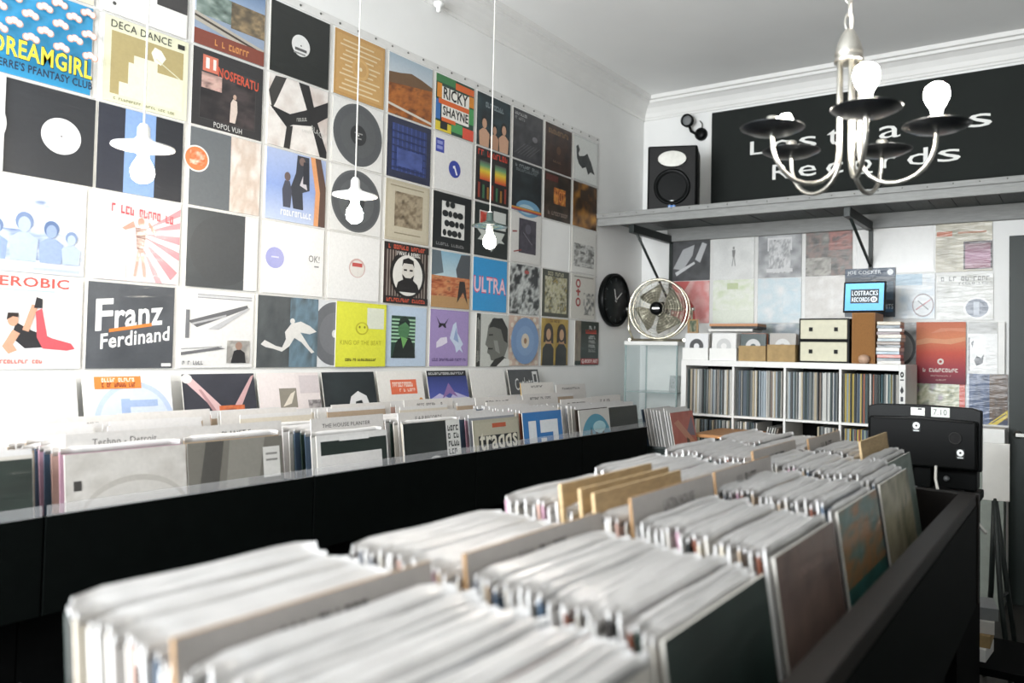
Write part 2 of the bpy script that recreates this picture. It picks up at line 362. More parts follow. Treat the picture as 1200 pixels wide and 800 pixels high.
WALL = {
# ---- top row
(10,0): ('beige album cover cut by the frame above the blue cloud cover', '#c9c0ab', [R(0, 0, 1, .08, '#d8cfba'), N(.05, .12, .95, .95, 3, ['#a39678', '#d8cfba'])]),
(9,0): ('white album cover with a dark block at its upper edge above the olive cover', '#e2e0db', [R(.62, .3, 1, 1, '#3a3838'), E_(.13, .12, .022, .022, '#4a4a48', 12), R(.08, .3, .5, .9, '#d0cdc6')]),
(8,0): ('landscape album cover with blue sky, trees and red-brown strip at the bottom', '#8f9db2', [GR(0, .4, 1, 1, ['#c9d0d6', '#8ea2bd', '#5b7598']), N(.5, .36, 1, .72, 21, ['#4a4438', '#6d5f4a', '#a08a68'], 5), N(.02, .4, .5, .72, 8, ['#3d4a45', '#76877f', '#a9b3ad'], 4), PG([(0, .42), (1, .22), (1, .1), (0, .3)], '#b0a99d'), PG([(0, .38), (1, .18), (1, .15), (0, .35)], '#433b34'), R(0, 0, 1, .2, '#7c3f31'), B(.28, .05, .78, .13, '#c98a4d', 10)]),
(7,0): ('plain black sleeve with a white round centre label, high on the wall', '#191d1b', [E_(.5, .5, .155, .155, '#dddddb', 32), R(.4, .42, .6, .46, '#555555'), R(.38, .37, .58, .395, '#8a8a88'), E_(.5, .5, .012, .012, '#222222', 10)]),
(6,0): ('gold kraft cover with pale horizontal streaks and a faint centre disc', '#b98f55', [R(.04, .05, .96, .95, '#c39a60')]+[R(.1+.05*(i % 3), .1+.075*i, .9-.07*((i*2) % 3), .125+.075*i, '#dcc79f') for i in range(11)]+[E_(.5, .5, .17, .17, '#cfa66a'), E_(.5, .5, .12, .12, '#c39a60'), E_(.5, .5, .03, .03, '#e0d0ac', 12)]),
(5,0): ('album cover with an orange-brown mountainside under a pale sky', '#a7b3ba', [GR(0, .55, 1, 1, ['#c8ced2', '#9fb0bd']), N(0, 0, 1, .68, 15, ['#4a2a16', '#8c4f20', '#b36a2c', '#6a4127'], 7, 26), PG([(0, .68), (.25, .72), (.5, .78), (.75, .74), (1, .68), (1, .62), (0, .5)], '#6c5138'), PG([(0, .14), (1, .03), (1, .07), (0, .18)], '#cfc8bd')]),
(4,0): ('patchwork cover of coloured bars with bold black name lettering on white', '#24473a', [R(0, .86, .5, 1, '#3e7a4a'), R(.5, .84, 1, .96, '#d9652c'), R(0, .2, .12, .55, '#3b6fb0'), R(.85, .3, 1, .6, '#4c9a5a'), R(.86, .62, 1, .82, '#d98a2c'), R(0, 0, .4, .16, '#d9c23a'), R(.12, .04, .3, .3, '#1f1f1f'), R(.4, .05, .7, .22, '#4c9a5a'), R(.7, 0, 1, .2, '#d9503a'), R(.02, .58, .14, .84, '#d98a2c'), R(.14, .24, .86, .8, '#efece4'), R(.06, .48, .86, .57, '#d9652c'), T('*RICKY', .18, .59, .82, .8, '#1a1a1a'), T('*SHAYNE', .17, .29, .84, .46, '#1a1a1a'), R(.14, .18, .5, .25, '#d9652c')]),
(3,0): ('dark teal cover with three bare-shouldered figures', '#1f2e33', [N(0, .35, 1, 1, 31, ['#141d21', '#22343a', '#33484c'], 3), B(.25, .76, .8, .86, '#7f8d90', 9)]+torso(.22, 0, .95, '#c79c80')+torso(.52, 0, .8, '#b58a70')+torso(.8, 0, .95, '#c79c80')),
(2,0): ('dark grey cover with small pale text at the top and scratched line drawing', '#33343a', [N(0, 0, 1, 1, 41, ['#26262a', '#3a3a3e', '#4a4a4c'], 6), B(.05, .88, .45, .94, '#a9a9a9', 9), B(.05, .79, .38, .85, '#8b8b8b', 8)]+[LN(.05+.1*i, .1, .4+.1*i, .35, .008, '#6d6d70') for i in range(6)]+[E_(.72, .5, .09, .06, '#77757a', 16)]),
(1,0): ('dark brown cover with a faint gilt title and small centre emblem', '#33231e', [N(0, 0, 1, 1, 43, ['#241815', '#3d2a22', '#4b342a'], 4), B(.12, .8, .88, .9, '#7d6040', 9), E_(.5, .48, .08, .09, '#5d4331', 16), B(.3, .2, .62, .25, '#6d5340', 4)]),
(0,0): ('white cover with a black brush-painted animal, top of the last column', '#cdd0cd', [R(.03, .03, .97, .97, '#dcdeda'), PG([(.1, .72), (.22, .55), (.42, .6), (.55, .68), (.72, .5), (.88, .25), (.7, .28), (.6, .2), (.5, .36), (.35, .3), (.2, .38), (.12, .5)], '#2b302f'), PG([(.08, .74), (.16, .8), (.24, .7), (.18, .6)], '#3a403e'), E_(.45, .5, .12, .1, '#1d2221', 14)]),
# ---- second row
(10,1): ('bright blue cover with little white clouds and yellow bubble lettering', '#2f8fbe', clouds(2, 20)+[T('*DREAMGIRL', -.0, .16, .97, .38, '#1d1b18', -.02), T('*DREAMGIRL', .0, .17, .96, .37, '#e2d23c', -.02), T("*PIERRE'S PFANTASY CLUB", .0, .035, .97, .125, '#16223a', -.0)]),
(9,1): ('olive and cream cover with a stepped block and thin serif title', '#dad9bd', [R(.08, .1, .94, .84, '#a8996a'), PG([(.18, .1), (.18, .26), (.28, .26), (.28, .52), (.34, .52), (.34, .62), (.62, .62), (.62, .5), (.94, .5), (.94, .1)], '#dcdcc4'), PG([(.54, .72), (.58, .8), (.66, .78), (.72, .7), (.66, .6), (.58, .62)], '#e6e6d4'), LN(.6, .66, .9, .5, .014, '#cfcdb0'), R(.86, .88, .95, .94, '#2a2a26'), T('DECA DANCE', .07, .875, .78, .965, '#2a2a26'), B(.12, .035, .85, .065, '#8a8a6a', 25)]),
(8,1): ('dark cover with red title lettering and a figure in white on a stage', '#2f2e2f', [R(.1, .1, .9, .82, '#3c3a3b'), N(.11, .11, .89, .68, 9, ['#1b1a1c', '#2c2829', '#4a4040'], 4), N(.12, .5, .4, .7, 12, ['#b98f88', '#c9a79c', '#6a5450'], 2, 8), R(.13, .72, .34, .93, '#c9705a'), R(.17, .76, .22, .9, '#e4ddd6'), R(.27, .76, .31, .9, '#e4ddd6'), T('*NOSFERATU', .34, .7, .93, .83, '#c4543c', -.04), PG([(.52, .14), (.53, .4), (.56, .46), (.62, .44), (.63, .3), (.6, .14)], '#cdbdb2'), E_(.585, .49, .025, .035, '#b79a88', 12), T('POPOL VUH', .3, .02, .7, .09, '#dcdcd8')]),
(7,1): ('black and white cover crossed by a broad dark X-shaped lettered band', '#cfc9c4', [N(0, 0, 1, 1, 51, ['#d6cfca', '#e2ddd8', '#c2b5ae', '#d8d2cc'], 3), PG([(.0, .75), (.1, .98), (.28, 1), (.12, .62), (.06, .5)], '#3a3836'), PG([(.48, 1), (.66, 1), (.82, .5), (1, .1), (1, 0), (.88, 0), (.7, .48)], '#232223'), PG([(.02, .55), (.35, .5), (.6, .62), (1, .85), (1, .62), (.72, .42), (.4, .36), (.3, .3)], '#232223'), PG([(.26, 0), (.36, 0), (.4, .34), (.3, .32)], '#2d2b2b'), T('BLACK EASTER', .56, .3, .72, .34, '#bdbdb8', .0), T('BLACK', .72, .36, .95, .44, '#bdbdb8', -.1), B(.46, .42, .66, .47, '#a9a9a4', 9, .06)]),
(6,1): ('loose grey vinyl disc in a clear sleeve, the higher of two', '#dddcd9', disc('#56585a', '#2f3032', .485)+[R(.42, .52, .58, .54, '#8f8f8d'), R(.44, .44, .56, .46, '#8f8f8d')]),
(5,1): ('dark blue cover with a dim woven grid pattern', '#2b2f45', [R(.1, .12, .9, .9, '#33406f')]+[R(.12+.1*i, .12, .15+.1*i, .9, '#3f4f8c') for i in range(8)]+[R(.1, .16+.12*i, .9, .18+.12*i, '#2b335a') for i in range(6)]+[N(.2, .2, .8, .5, 61, ['#33406f', '#4f5fa0'], 3, 10)]),
(4,1): ('white sleeve with a blue round centre label and a small blue square sticker', '#dedddb', [R(.03, .66, .24, .9, '#3a45a0'), R(.06, .8, .2, .86, '#8c94cc'), R(.06, .71, .2, .77, '#8c94cc'), E_(.52, .43, .155, .155, '#36449c', 32), PG([(.47, .48), (.52, .5), (.6, .34), (.56, .33), (.51, .44), (.48, .44)], '#e8e8ee')]),
(3,1): ('black cover with red title and two rainbow-coloured blocks above bottle shapes', '#241f1e', [B(.06, .86, .95, .97, '#c2402e', 10), GR(.12, .4, .44, .76, ['#c2402e', '#d98a2c', '#d9c23a', '#6a9a6a', '#4a4a4a']), GR(.56, .4, .9, .76, ['#c2402e', '#d98a2c', '#d9c23a', '#6a9a6a', '#4a4a4a'])]+[R(.07+.13*i, .05, .13+.13*i, .34-.03*(i % 3), ('#8a3a2c', '#3c6a4a', '#9a6a2c')[i % 3]) for i in range(7)]),
(2,1): ('black cover with a blue planet rising at the bottom over a rainbow stripe', '#1b2024', [N(0, .2, 1, 1, 71, ['#14181b', '#1f262a', '#2c3638'], 4), E_(.55, .08, .4, .17, '#6d9ab8', 36), E_(.5, .06, .26, .1, '#a8c4cf', 24), R(0, 0, 1, .08, '#4a3a5c'), GR(0, .0, 1, .07, ['#3a3a6c', '#c2502e', '#d9b23a']), B(.1, .88, .9, .94, '#8c9496', 13), B(.12, .8, .86, .86, '#6c7476', 12)]),
(1,1): ('dark cover with glowing orange letters like embers in the middle', '#2c2320', [N(0, 0, 1, 1, 73, ['#1c1614', '#33291f', '#4a3a30'], 4), N(.35, .35, .8, .7, 74, ['#3a241a', '#a65a28', '#d9a04a'], 3, 12), T('HOT', .4, .4, .78, .66, '#d98a48'), B(.08, .1, .9, .18, '#8a7a70', 12), R(.05, .82, .5, .95, '#5c2c26')]),
(0,1): ('dark brown cover with a soft golden blur, last column second row', '#2e2016', [N(0, 0, 1, 1, 77, ['#1c140e', '#3c2814', '#8a5c22', '#c9923a'], 3), R(.3, .62, .62, .85, '#3a2a1c')]),
# ---- third row
(11,2): ('white sleeve with a faint ring, cut by the frame under the cloud cover', '#e2e1df', [E_(.72, .5, .3, .3, '#d2d1d0', 36), E_(.72, .5, .28, .28, '#e2e1df', 36)]),
(10,2): ('plain black sleeve with a large white round label under the cloud cover', '#2a2c30', [E_(.66, .5, .2, .2, '#e6e5e4', 36), R(.58, .56, .76, .575, '#b4b4b4'), R(.56, .49, .74, .5, '#c4c4c4'), E_(.66, .5, .012, .012, '#777777', 10)]),
(9,2): ('navy sleeve with a wide light blue vertical stripe behind the nearest pendant lamp', '#2a2d38', [R(.3, 0, .66, 1, '#7f9cc8'), R(.66, 0, 1, 1, '#25272d')]),
(8,2): ('grey sleeve with an orange and cream round label at its left edge', '#63676a', [N(.56, 0, 1, 1, 81, ['#d8d0c8', '#c4b2a4', '#e4dfda'], 3), E_(.09, .6, .17, .17, '#e0dcd6', 32), E_(.09, .6, .15, .15, '#d07a4a', 32), N(.0, .52, .2, .7, 82, ['#d9a27c', '#c4602e', '#e8d9c2'], 3, 8)]),
(7,2): ('blue sky cover with standing silhouettes and an orange arc at the edge', '#93a6cf', [GR(0, 0, 1, 1, ['#b9c4dc', '#8a9fd0', '#a9b6d6']), PG([(.45, .2), (.4, .5), (.48, .72), (.5, .98), (.7, .98), (.72, .5), (.6, .45), (.62, .2)], '#3b3d44'), PG([(.55, .55), (.68, .5), (.62, .75)], '#c9c4c8'), PG([(.28, .2), (.26, .45), (.3, .58), (.38, .58), (.42, .44), (.4, .2)], '#4a4c58'), E_(.34, .64, .05, .065, '#6a5a58', 14), E_(.58, .9, .05, .06, '#7a6660', 14), R(.6, .58, .7, .9, '#2f3038'), PG([(.72, 1), (.8, 1), (.9, .5), (.88, 0), (.8, 0), (.82, .5)], '#d99a6a'), PG([(.8, 1), (.9, 1), (1, .6), (1, 0), (.88, 0), (.9, .5)], '#5c463c'), B(.24, .08, .76, .16, '#eeeeee', 11)]),
(6,2): ('loose grey vinyl disc in a clear sleeve, lower one behind a lamp', '#dddcd9', disc('#5c5e60', '#3a3b3d', .485)),
(5,2): ('beige cover with a framed brown landscape photo', '#b6ad98', [R(.05, .05, .95, .95, '#bdb5a0'), N(.2, .24, .84, .82, 91, ['#4a3f30', '#7a6c58', '#a59880', '#8a7c68'], 6), R(.2, .12, .8, .14, '#8f8672'), R(.1, .9, .86, .92, '#8f8672')]),
(4,2): ('black cover with a white square full of black round spots', '#15191a', [R(.22, .22, .82, .86, '#dcdcd8')]+[E_(.3+.13*(i % 4)+(.05 if (i//4) % 2 else 0), .3+.17*(i//4), .05+.015*(i % 3), .06, '#1b1f20', 14) for i in range(14)]+[B(.08, .06, .92, .11, '#8a8a8a', 15), R(.22, .86, .82, .88, '#1b1f20')]),
(3,2): ('black cover with a white panel and a small red animal, behind the far lamp', '#1d2422', [R(.55, .55, .93, .9, '#c9ccc8'), R(.14, .6, .45, .86, '#d4cfc8'), N(.16, .62, .43, .84, 93, ['#d9d2cc', '#c2402e', '#8c3426'], 2, 8), PG([(.08, .5), (.9, .5), (.8, .36), (.9, .3), (.1, .3), (.2, .4)], '#c4c8c2'), PG([(.3, .3), (.5, .1), (.72, .3)], '#b9bdb8')]),
(2,2): ('white cover with a dark portrait panel and little red scribbles', '#d2d0cc', [N(.26, .2, .84, .9, 95, ['#33303a', '#4a4650', '#1f1d24'], 3), LN(.05, .6, .2, .62, .03, '#8c3a34'), LN(.1, .2, .35, .26, .025, '#8c3a34'), LN(.4, .62, .7, .4, .012, '#8a8690'), E_(.56, .7, .1, .1, '#5c5864', 16)]),
(0,2): ('white cover with a black and white crowd photo in its lower half', '#d6d5d0', [N(.08, .14, .92, .66, 97, ['#1c1c1c', '#8a8a86', '#d8d8d4', '#3a3a3a'], 7, 24)]),
# ---- fourth row
(10,3): ('pale blue washed-out band photo cover under the white-labelled black sleeve', '#c3cbdc', [N(0, .12, .97, .92, 101, ['#8fa0bf', '#c9d2e2', '#dfe4ec', '#6c7fa2'], 4), N(.0, .14, .9, .45, 102, ['#5c7298', '#aab7cf', '#cdd6e4'], 4), R(.5, .03, .95, .06, '#aab4c4')]+torso(.14, .12, .7, '#7f93b6', '#5c7298')+torso(.4, .12, .85, '#a4b3cc', '#6c80a4')+torso(.66, .12, .75, '#8a9cbd', '#566c92')+torso(.86, .12, .6, '#a9b7d0', '#7488aa')),
(9,3): ('pale pink cover with red rays and a woman in a fringed jacket', '#ead6d6', [PG([(.55, .62), (1, .95), (1, .86)], '#d68c92'), PG([(.55, .6), (1, .78), (1, .7)], '#d68c92'), PG([(.55, .58), (1, .6), (1, .5)], '#d68c92'), PG([(.55, .55), (1, .4), (1, .3)], '#d68c92'), PG([(.55, .5), (.98, .15), (.9, .05)], '#d68c92'), PG([(.53, .45), (.8, .0), (.72, 0)], '#dba0a4'), R(.0, .0, .36, .3, '#ecdadb'), B(.18, .8, .92, .9, '#c2545c', 14, -.06)]+figure(.52, .06, .78, '#b98a78', '#8a6a62', '#c9a092')+[PG([(.43, .72), (.3, .62), (.34, .6), (.45, .65)], '#b98a78'), PG([(.6, .7), (.68, .58), (.7, .62), (.61, .74)], '#b98a78')]),
(8,3): ('plain grey-black sleeve shining with lamp glare, between two white covers', '#4a4d4e', [N(0, 0, 1, 1, 105, ['#45484a', '#505355'], 2, 8), E_(.5, .5, .46, .46, '#47494b', 40), R(.8, 0, 1, 1, '#d8d8d6')]),
(7,3): ('white sleeve with a pale blue round label beside handwritten letters', '#e4e3e1', [E_(.18, .5, .15, .15, '#9a9ccb', 30), R(.12, .5, .24, .52, '#c9cae0'), T('OK!', .74, .5, .93, .6, '#5c5c5c'), R(.84, .43, .92, .45, '#8c8c8c')]),
(6,3): ('white sleeve with a small red-topped round label at its centre', '#e4e3e1', [E_(.55, .5, .16, .15, '#c9aaa4', 30), E_(.55, .49, .14, .13, '#dcd8d2', 30), R(.45, .52, .65, .58, '#b9504a')]),
(5,3): ('dark striped cover with a bearded man in a white oval portrait', '#3a2c28', [R(.06+.06*i, .12, .09+.06*i, .88, '#8a8078') for i in range(15)]+[R(0, .88, 1, 1, '#2a2422'), R(0, 0, 1, .12, '#2a2422'), B(.08, .9, .92, .97, '#c4543c', 15), B(.06, .03, .94, .09, '#c4543c', 17), E_(.52, .5, .4, .4, '#201d1c', 40), E_(.52, .48, .34, .34, '#dcdad4', 40), PG([(.24, .2), (.3, .36), (.44, .42), (.62, .42), (.74, .34), (.8, .2)], '#1e1c1c'), E_(.52, .53, .14, .2, '#d2cec6', 24), PG([(.38, .62), (.4, .74), (.52, .78), (.64, .74), (.66, .62), (.62, .68), (.42, .68)], '#1e1c1c'), PG([(.38, .5), (.42, .36), (.52, .3), (.62, .36), (.66, .5), (.58, .44), (.46, .44)], '#1e1c1c'), LN(.42, .57, .49, .57, .03, '#1e1c1c'), LN(.55, .57, .62, .57, .03, '#1e1c1c'), T('*I WAS A REBEL', .26, .8, .78, .87, '#dcdad4')]),
(4,3): ('cover with an orange crowd under a pale blue sky between dark towers', '#8fb3c4', [GR(0, .5, 1, 1, ['#b9cdd2', '#86aec4']), PG([(0, 1), (.22, 1), (.3, .62), (0, .55)], '#5d6a72'), PG([(1, 1), (.75, .98), (.62, .7), (.66, .55), (1, .5)], '#4a4f54'), N(0, .18, 1, .56, 111, ['#7a3a22', '#b0603a', '#c98a5c', '#5c2e22'], 8, 24), R(0, 0, 1, .2, '#b08a5c'), PG([(.66, .1), (.72, .5), (.86, .5), (.95, .08), (.82, .3)], '#2e2622')]),
(3,3): ('sky blue cover with rounded pink-white capital lettering', '#2f93cd', [T('*ULTRA', .02, .33, .98, .66, '#d03a66'), T('*ULTRA', .03, .35, .97, .64, '#ecc4d0'), R(0, .97, 1, 1, '#3a9ad0')]),
(2,3): ('black and white cover of tangled pale shapes', '#26292b', [N(0, 0, 1, 1, 121, ['#191b1c', '#2e3133', '#cfd2cf', '#1c1e1f', '#8e9290'], 5, 26), E_(.55, .86, .08, .04, '#a04a44', 14)]),
(1,3): ('grey-yellow busy cover with a black border, beside the tangled cover', '#3a3c30', [N(.1, .08, .92, .86, 123, ['#6c6a48', '#a5a07a', '#c4bfa4', '#4a4c3c', '#b09a4a'], 7, 24), B(.2, .88, .8, .96, '#a8a48a', 9)]),
(0,3): ('white cover with red letters stacked in a vertical row', '#cfccc4', [E_(.28, .8, .1, .1, '#9a2f2c', 20), E_(.28, .8, .055, .06, '#cfccc4', 16), R(.25, .52, .31, .68, '#9a2f2c'), R(.19, .6, .37, .64, '#9a2f2c'), E_(.28, .38, .1, .1, '#9a2f2c', 20), E_(.28, .38, .055, .06, '#cfccc4', 16), N(.5, .1, .95, .6, 127, ['#cfccc4', '#d6d3cb', '#4a4f50', '#cfccc4'], 5, 16), R(.1, .94, .9, .965, '#8c8a84')]),
# ---- fifth row
(10,4): ('white keep-fit cover with red capitals and two stretching figures in leotards', '#e2e0df', [T('*AEROBIC', .05, .88, .86, .99, '#d9524a'), R(.2, .835, .72, .855, '#a9c9d8'), GR(0, .1, 1, .3, ['#e6e4e4', '#d8d8dc']), PG([(.32, .34), (.36, .5), (.5, .42), (.7, .34), (.72, .24), (.45, .22)], '#26262a'), PG([(.56, .34), (.54, .62), (.6, .66), (.66, .35), (.9, .28), (.94, .22), (.86, .2), (.62, .22)], '#c9545c'), PG([(.33, .42), (.24, .24), (.3, .16), (.38, .2), (.34, .26), (.4, .38)], '#c9967c'), PG([(.42, .42), (.5, .7), (.56, .68), (.48, .4)], '#c9967c'), E_(.33, .52, .05, .065, '#c9967c', 16), PG([(.27, .52), (.28, .6), (.38, .6), (.38, .55), (.33, .56)], '#2a211e'), PG([(.52, .66), (.54, .78), (.6, .76), (.6, .66)], '#26262a'), PG([(0, .34), (.22, .3), (.2, .22), (0, .22)], '#3f4a8c'), PG([(0, .5), (.08, .75), (.12, .72), (.05, .44)], '#c9967c'), B(.16, .06, .62, .1, '#c95a4a', 14)]),
(9,4): ('dark grey cover with big slanted white lettering and an orange underline', '#4a4d52', [N(0, 0, 1, 1, 131, ['#43464b', '#4d5055', '#5a5d62'], 3), T('*F', .09, .43, .28, .8, '#efeeec', .02), T('*ranz', .3, .46, .86, .68, '#efeeec', .07), PG([(.24, .42), (.73, .51), (.73, .55), (.24, .46)], '#d9803c'), T('*Ferdinand', .15, .22, .95, .4, '#efeeec', .12), R(.86, .02, .98, .06, '#d8d8d6')]),
(8,4): ('white cover with grey sketched diagonal strokes and a small portrait photo', '#dedddb', [R(.2, .9, .97, .95, '#8a8a8c'), R(.2, .91, .97, .94, '#c4c4c6'), PG([(.08, .6), (.9, .84), (.92, .8), (.2, .52)], '#6a6a6c'), PG([(.12, .57), (.6, .7), (.6, .67), (.14, .55)], '#b4b4b6'), PG([(.35, .5), (.9, .8), (.95, .8), (.5, .5)], '#b9b9bb'), R(.05, .38, .1, .74, '#77777a'), PG([(0, .2), (.5, .27), (.6, .25), (0, .16)], '#6c6c6f'), LN(0, .24, .55, .28, .01, '#9a9a9c'), N(.62, .06, .95, .36, 135, ['#a5a29c', '#8b8884', '#c9c5be'], 2, 10), PG([(.68, .06), (.72, .22), (.8, .25), (.88, .2), (.9, .06)], '#2b2b2d'), E_(.79, .29, .05, .055, '#9c7f70', 14), B(.02, .04, .3, .09, '#7a7a7c', 8)]),
(7,4): ('dark marbled cover with a leaping white figure', '#4c5052', [N(0, 0, .52, 1, 137, ['#3f4345', '#5a5e60'], 4, 14), N(.52, 0, 1, 1, 138, ['#4a5458', '#6c8594', '#4a4e50'], 3, 14), PG([(.06, .32), (.12, .38), (.3, .3), (.4, .28), (.46, .4), (.44, .5), (.54, .62), (.7, .66), (.86, .6), (.98, .52), (.86, .48), (.7, .5), (.86, .3), (.95, .22), (.9, .2), (.72, .36), (.6, .42), (.52, .3), (.4, .22), (.26, .26), (.14, .28)], '#d8d6d2'), E_(.56, .66, .04, .04, '#d8d6d2', 12)]),
(6,4): ('grey vinyl disc half out of its bright yellow sleeve', '#d6d8da', [E_(.34, .5, .42, .48, '#66686c', 44), E_(.34, .5, .28, .32, '#727478', 40), E_(.34, .5, .05, .06, '#d0d0d0', 16)]),
(5,4): ('light blue cover with a green-lit head against striped blinds', '#b9cadd', [R(.2, .14, .74, .84, '#2f4a3e')]+[R(.2, .4+.06*i, .74, .43+.06*i, '#9cc4a4') for i in range(7)]+[PG([(.22, .14), (.3, .4), (.42, .5), (.62, .48), (.72, .3), (.74, .14)], '#1d2624'), E_(.47, .62, .13, .17, '#4c7a52', 20), PG([(.34, .66), (.38, .8), (.5, .84), (.6, .76), (.6, .66), (.5, .74)], '#20302a'), PG([(.4, .5), (.46, .3), (.56, .46)], '#6aa25c')]),
(4,4): ('lilac cover with a pale bird, a small white creature and black antlers', '#9a86b8', [R(.02, .02, .98, .98, '#9f8bbd'), PG([(.5, .5), (.58, .74), (.66, .8), (.7, .6), (.86, .4), (.8, .34), (.86, .24), (.76, .3), (.68, .24), (.64, .36)], '#c4d0e4'), PG([(.6, .48), (.66, .7), (.74, .42)], '#8ea2c8'), PG([(.16, .42), (.26, .5), (.42, .52), (.44, .42), (.3, .36), (.16, .32)], '#dcd6e6'), PG([(.2, .68), (.24, .68), (.3, .72), (.36, .68), (.4, .68), (.38, .74), (.46, .86), (.36, .76), (.24, .76), (.14, .88), (.22, .74)], '#201c2a'), B(.06, .09, .94, .14, '#5c4a7c', 24)]),
(3,4): ('black and white cover with a man in profile and sideways title', '#c4c6c0', [R(0, 0, .12, 1, '#2f322f'), B(.03, .08, .05, .92, '#b9bbb4', 1), B(.07, .1, .09, .88, '#b9bbb4', 1), PG([(.3, .55), (.34, .78), (.5, .94), (.75, .92), (.92, .75), (.95, .4), (.85, .2), (.6, .1), (.44, .12), (.4, .22), (.32, .26), (.34, .36), (.26, .42)], '#6c6e68'), PG([(.36, .74), (.46, .92), (.76, .94), (.93, .74), (.94, .45), (.82, .5), (.72, .72), (.5, .76)], '#1f2120'), PG([(.4, .0), (.55, .14), (.8, .2), (1, .12), (1, 0)], '#1d1f1e'), PG([(.6, 0), (.85, .16), (1, .14), (1, .0)], '#dadbd6'), LN(.36, .6, .48, .61, .03, '#2b2d2b'), LN(.34, .34, .48, .34, .03, '#2b2d2b'), PG([(.5, .5), (.56, .3), (.7, .24), (.62, .5)], '#8e908a')]),
(2,4): ('pale pink patterned cover with a large light blue disc', '#cdb4a4', [E_(.08+.21*(i % 5)+(.1 if (i//5) % 2 else 0), .06+.125*(i//5), .055, .05, '#dcd2c2', 12) for i in range(40) if .08+.21*(i % 5)+(.1 if (i//5) % 2 else 0) < .96]+[E_(.5, .5, .46, .47, '#6f8fb8', 44), E_(.5, .5, .3, .3, '#7a99c0', 36), E_(.5, .5, .13, .15, '#d4c8b4', 24), E_(.5, .5, .05, .06, '#8c6a4a', 14)]),
(1,4): ('mustard yellow cover with two dark-haired women in black', '#a8893c', [N(0, 0, 1, 1, 141, ['#9a7c30', '#b89a48', '#8c7030'], 3)]+[s for u in (.26, .74) for s in (PG([(u-.22, 0), (u-.2, .36), (u-.1, .46), (u+.1, .46), (u+.2, .36), (u+.2, 0)], '#1d1f1c'), PG([(u-.1, .46), (u-.1, .52), (u+.1, .52), (u+.12, .46)], '#b98c68'), E_(u, .7, .17, .2, '#2a1f16', 20), PG([(u-.17, .7), (u-.18, .48), (u-.1, .5), (u-.08, .7)], '#2a1f16'), PG([(u+.17, .7), (u+.18, .46), (u+.1, .48), (u+.08, .7)], '#2a1f16'), E_(u, .66, .085, .12, '#c29a78', 18))]+[B(.3, .92, .7, .98, '#6c4a22', 8)]),
(0,4): ('dark green cover with white text and a red banner, jutting out beside the clock', '#15261f', [N(0, .1, .24, 1, 145, ['#6a6a5c', '#8a7a6a', '#3a3a34'], 4, 10), B(.52, .82, .86, .9, '#c9ccc8', 5), R(.44, .72, .9, .75, '#c2402e'), B(.44, .76, .9, .81, '#c2402e', 7), B(.56, .6, .86, .68, '#b9bcb8', 5), B(.56, .5, .86, .57, '#a9aca8', 6), B(.56, .4, .86, .47, '#a9aca8', 5), B(.56, .3, .86, .37, '#8c8f8a', 6), R(.24, .02, 1, .15, '#a3302c'), T('*Q-BODY ART', .28, .035, .96, .135, '#ecdcd8')]),
}
SHIFT = {(0,4): (.06, 0), (3,4): (.04, -.004), (6,4): (-.06, 0), (7,4): (-.02, 0), (9,1): (.01, 0), (9,4): (-.012, 0), (8,4): (-.01, 0), (11,2): (.085, 0), (10,2): (.02, 0)}
NAME = 'album_cover'
def place_left(c, r, label, bg, shapes, cat='album cover', group='covers in the pocket sheets on the long wall'):
    dy, dz = SHIFT.get((c, r), (0, 0))
    o = obj(NAME, art_mesh(NAME, bg, shapes), M_COVER, loc=(0.003+.006*((c, r) == (11, 2)), Y0-c*PH+dy, Z0-r*PV-W+dz), rot=(0, 0, math.pi/2))
    return tag(o, label, cat, group)
for (c, r), (label, bg, shapes) in WALL.items(): place_left(c, r, label, bg, shapes)
ys = obj(NAME, art_mesh(NAME, '#d3d43c', [R(.02, .02, .98, .98, '#dadb42'), R(.6, .6, .95, .93, '#d8dccb'), T('KING OF THE BEAT', .08, .34, .9, .41, '#b0ac2a'), E_(.5, .6, .13, .1, '#bcb830', 20), E_(.5, .6, .1, .08, '#dadb42', 20), E_(.45, .62, .02, .02, '#8c8a2a', 8), E_(.55, .62, .02, .02, '#8c8a2a', 8), B(.18, .09, .8, .13, '#5c5a22', 20)]), M_COVER, loc=(0.010, Y0-6*PH+.05, Z0-4*PV-W), rot=(0, 0, math.pi/2))
tag(ys, 'bright yellow sleeve with faint lettering overlapping a grey disc', 'album cover', 'covers in the pocket sheets on the long wall')

# the clear pocket sheet itself: seams and the row of nails along the top
sheet = thing('pocket_sheet', 'clear vinyl pocket sheet nailed up behind all the covers on the long wall', 'pocket sheet', (0, 0, 0))
ya, yb = Y0-11*PH-.015, Y0+PH+.0
hm = MB().box(0.0005, 0.002, ya, yb, Z0+.012, Z0+.05); obj('hem', hm, M_SEAM, sheet)
vs = MB().box(0.0005, 0.0022, -.006, .006, Z0-5*PV+.01, Z0+.012).mesh('seam'); vs.materials.append(M_SEAM)
hs = MB().box(0.0005, 0.0022, ya, yb, -.003, .003).mesh('seam'); hs.materials.append(M_SEAM)
for c in range(12): obj('seam', vs, M_SEAM, sheet, loc=(0, Y0-c*PH-.0149, 0))
for r in range(1, 6): obj('seam', hs, M_SEAM, sheet, loc=(0, 0, Z0-r*PV+.006))
nm = MB().lathe([(0, .006), (.004, .0055), (.0055, .004), (.0055, .002), (0.002, 0.002), (.002, .0), (0, .0)], 10, 'x').mesh('nail'); nm.materials.append(M_NAIL)
for i in range(36): obj('nail', nm, M_NAIL, sheet, loc=(0.001, yb-.03-i*.112, Z0+.034+RND.uniform(-.004, .004)))

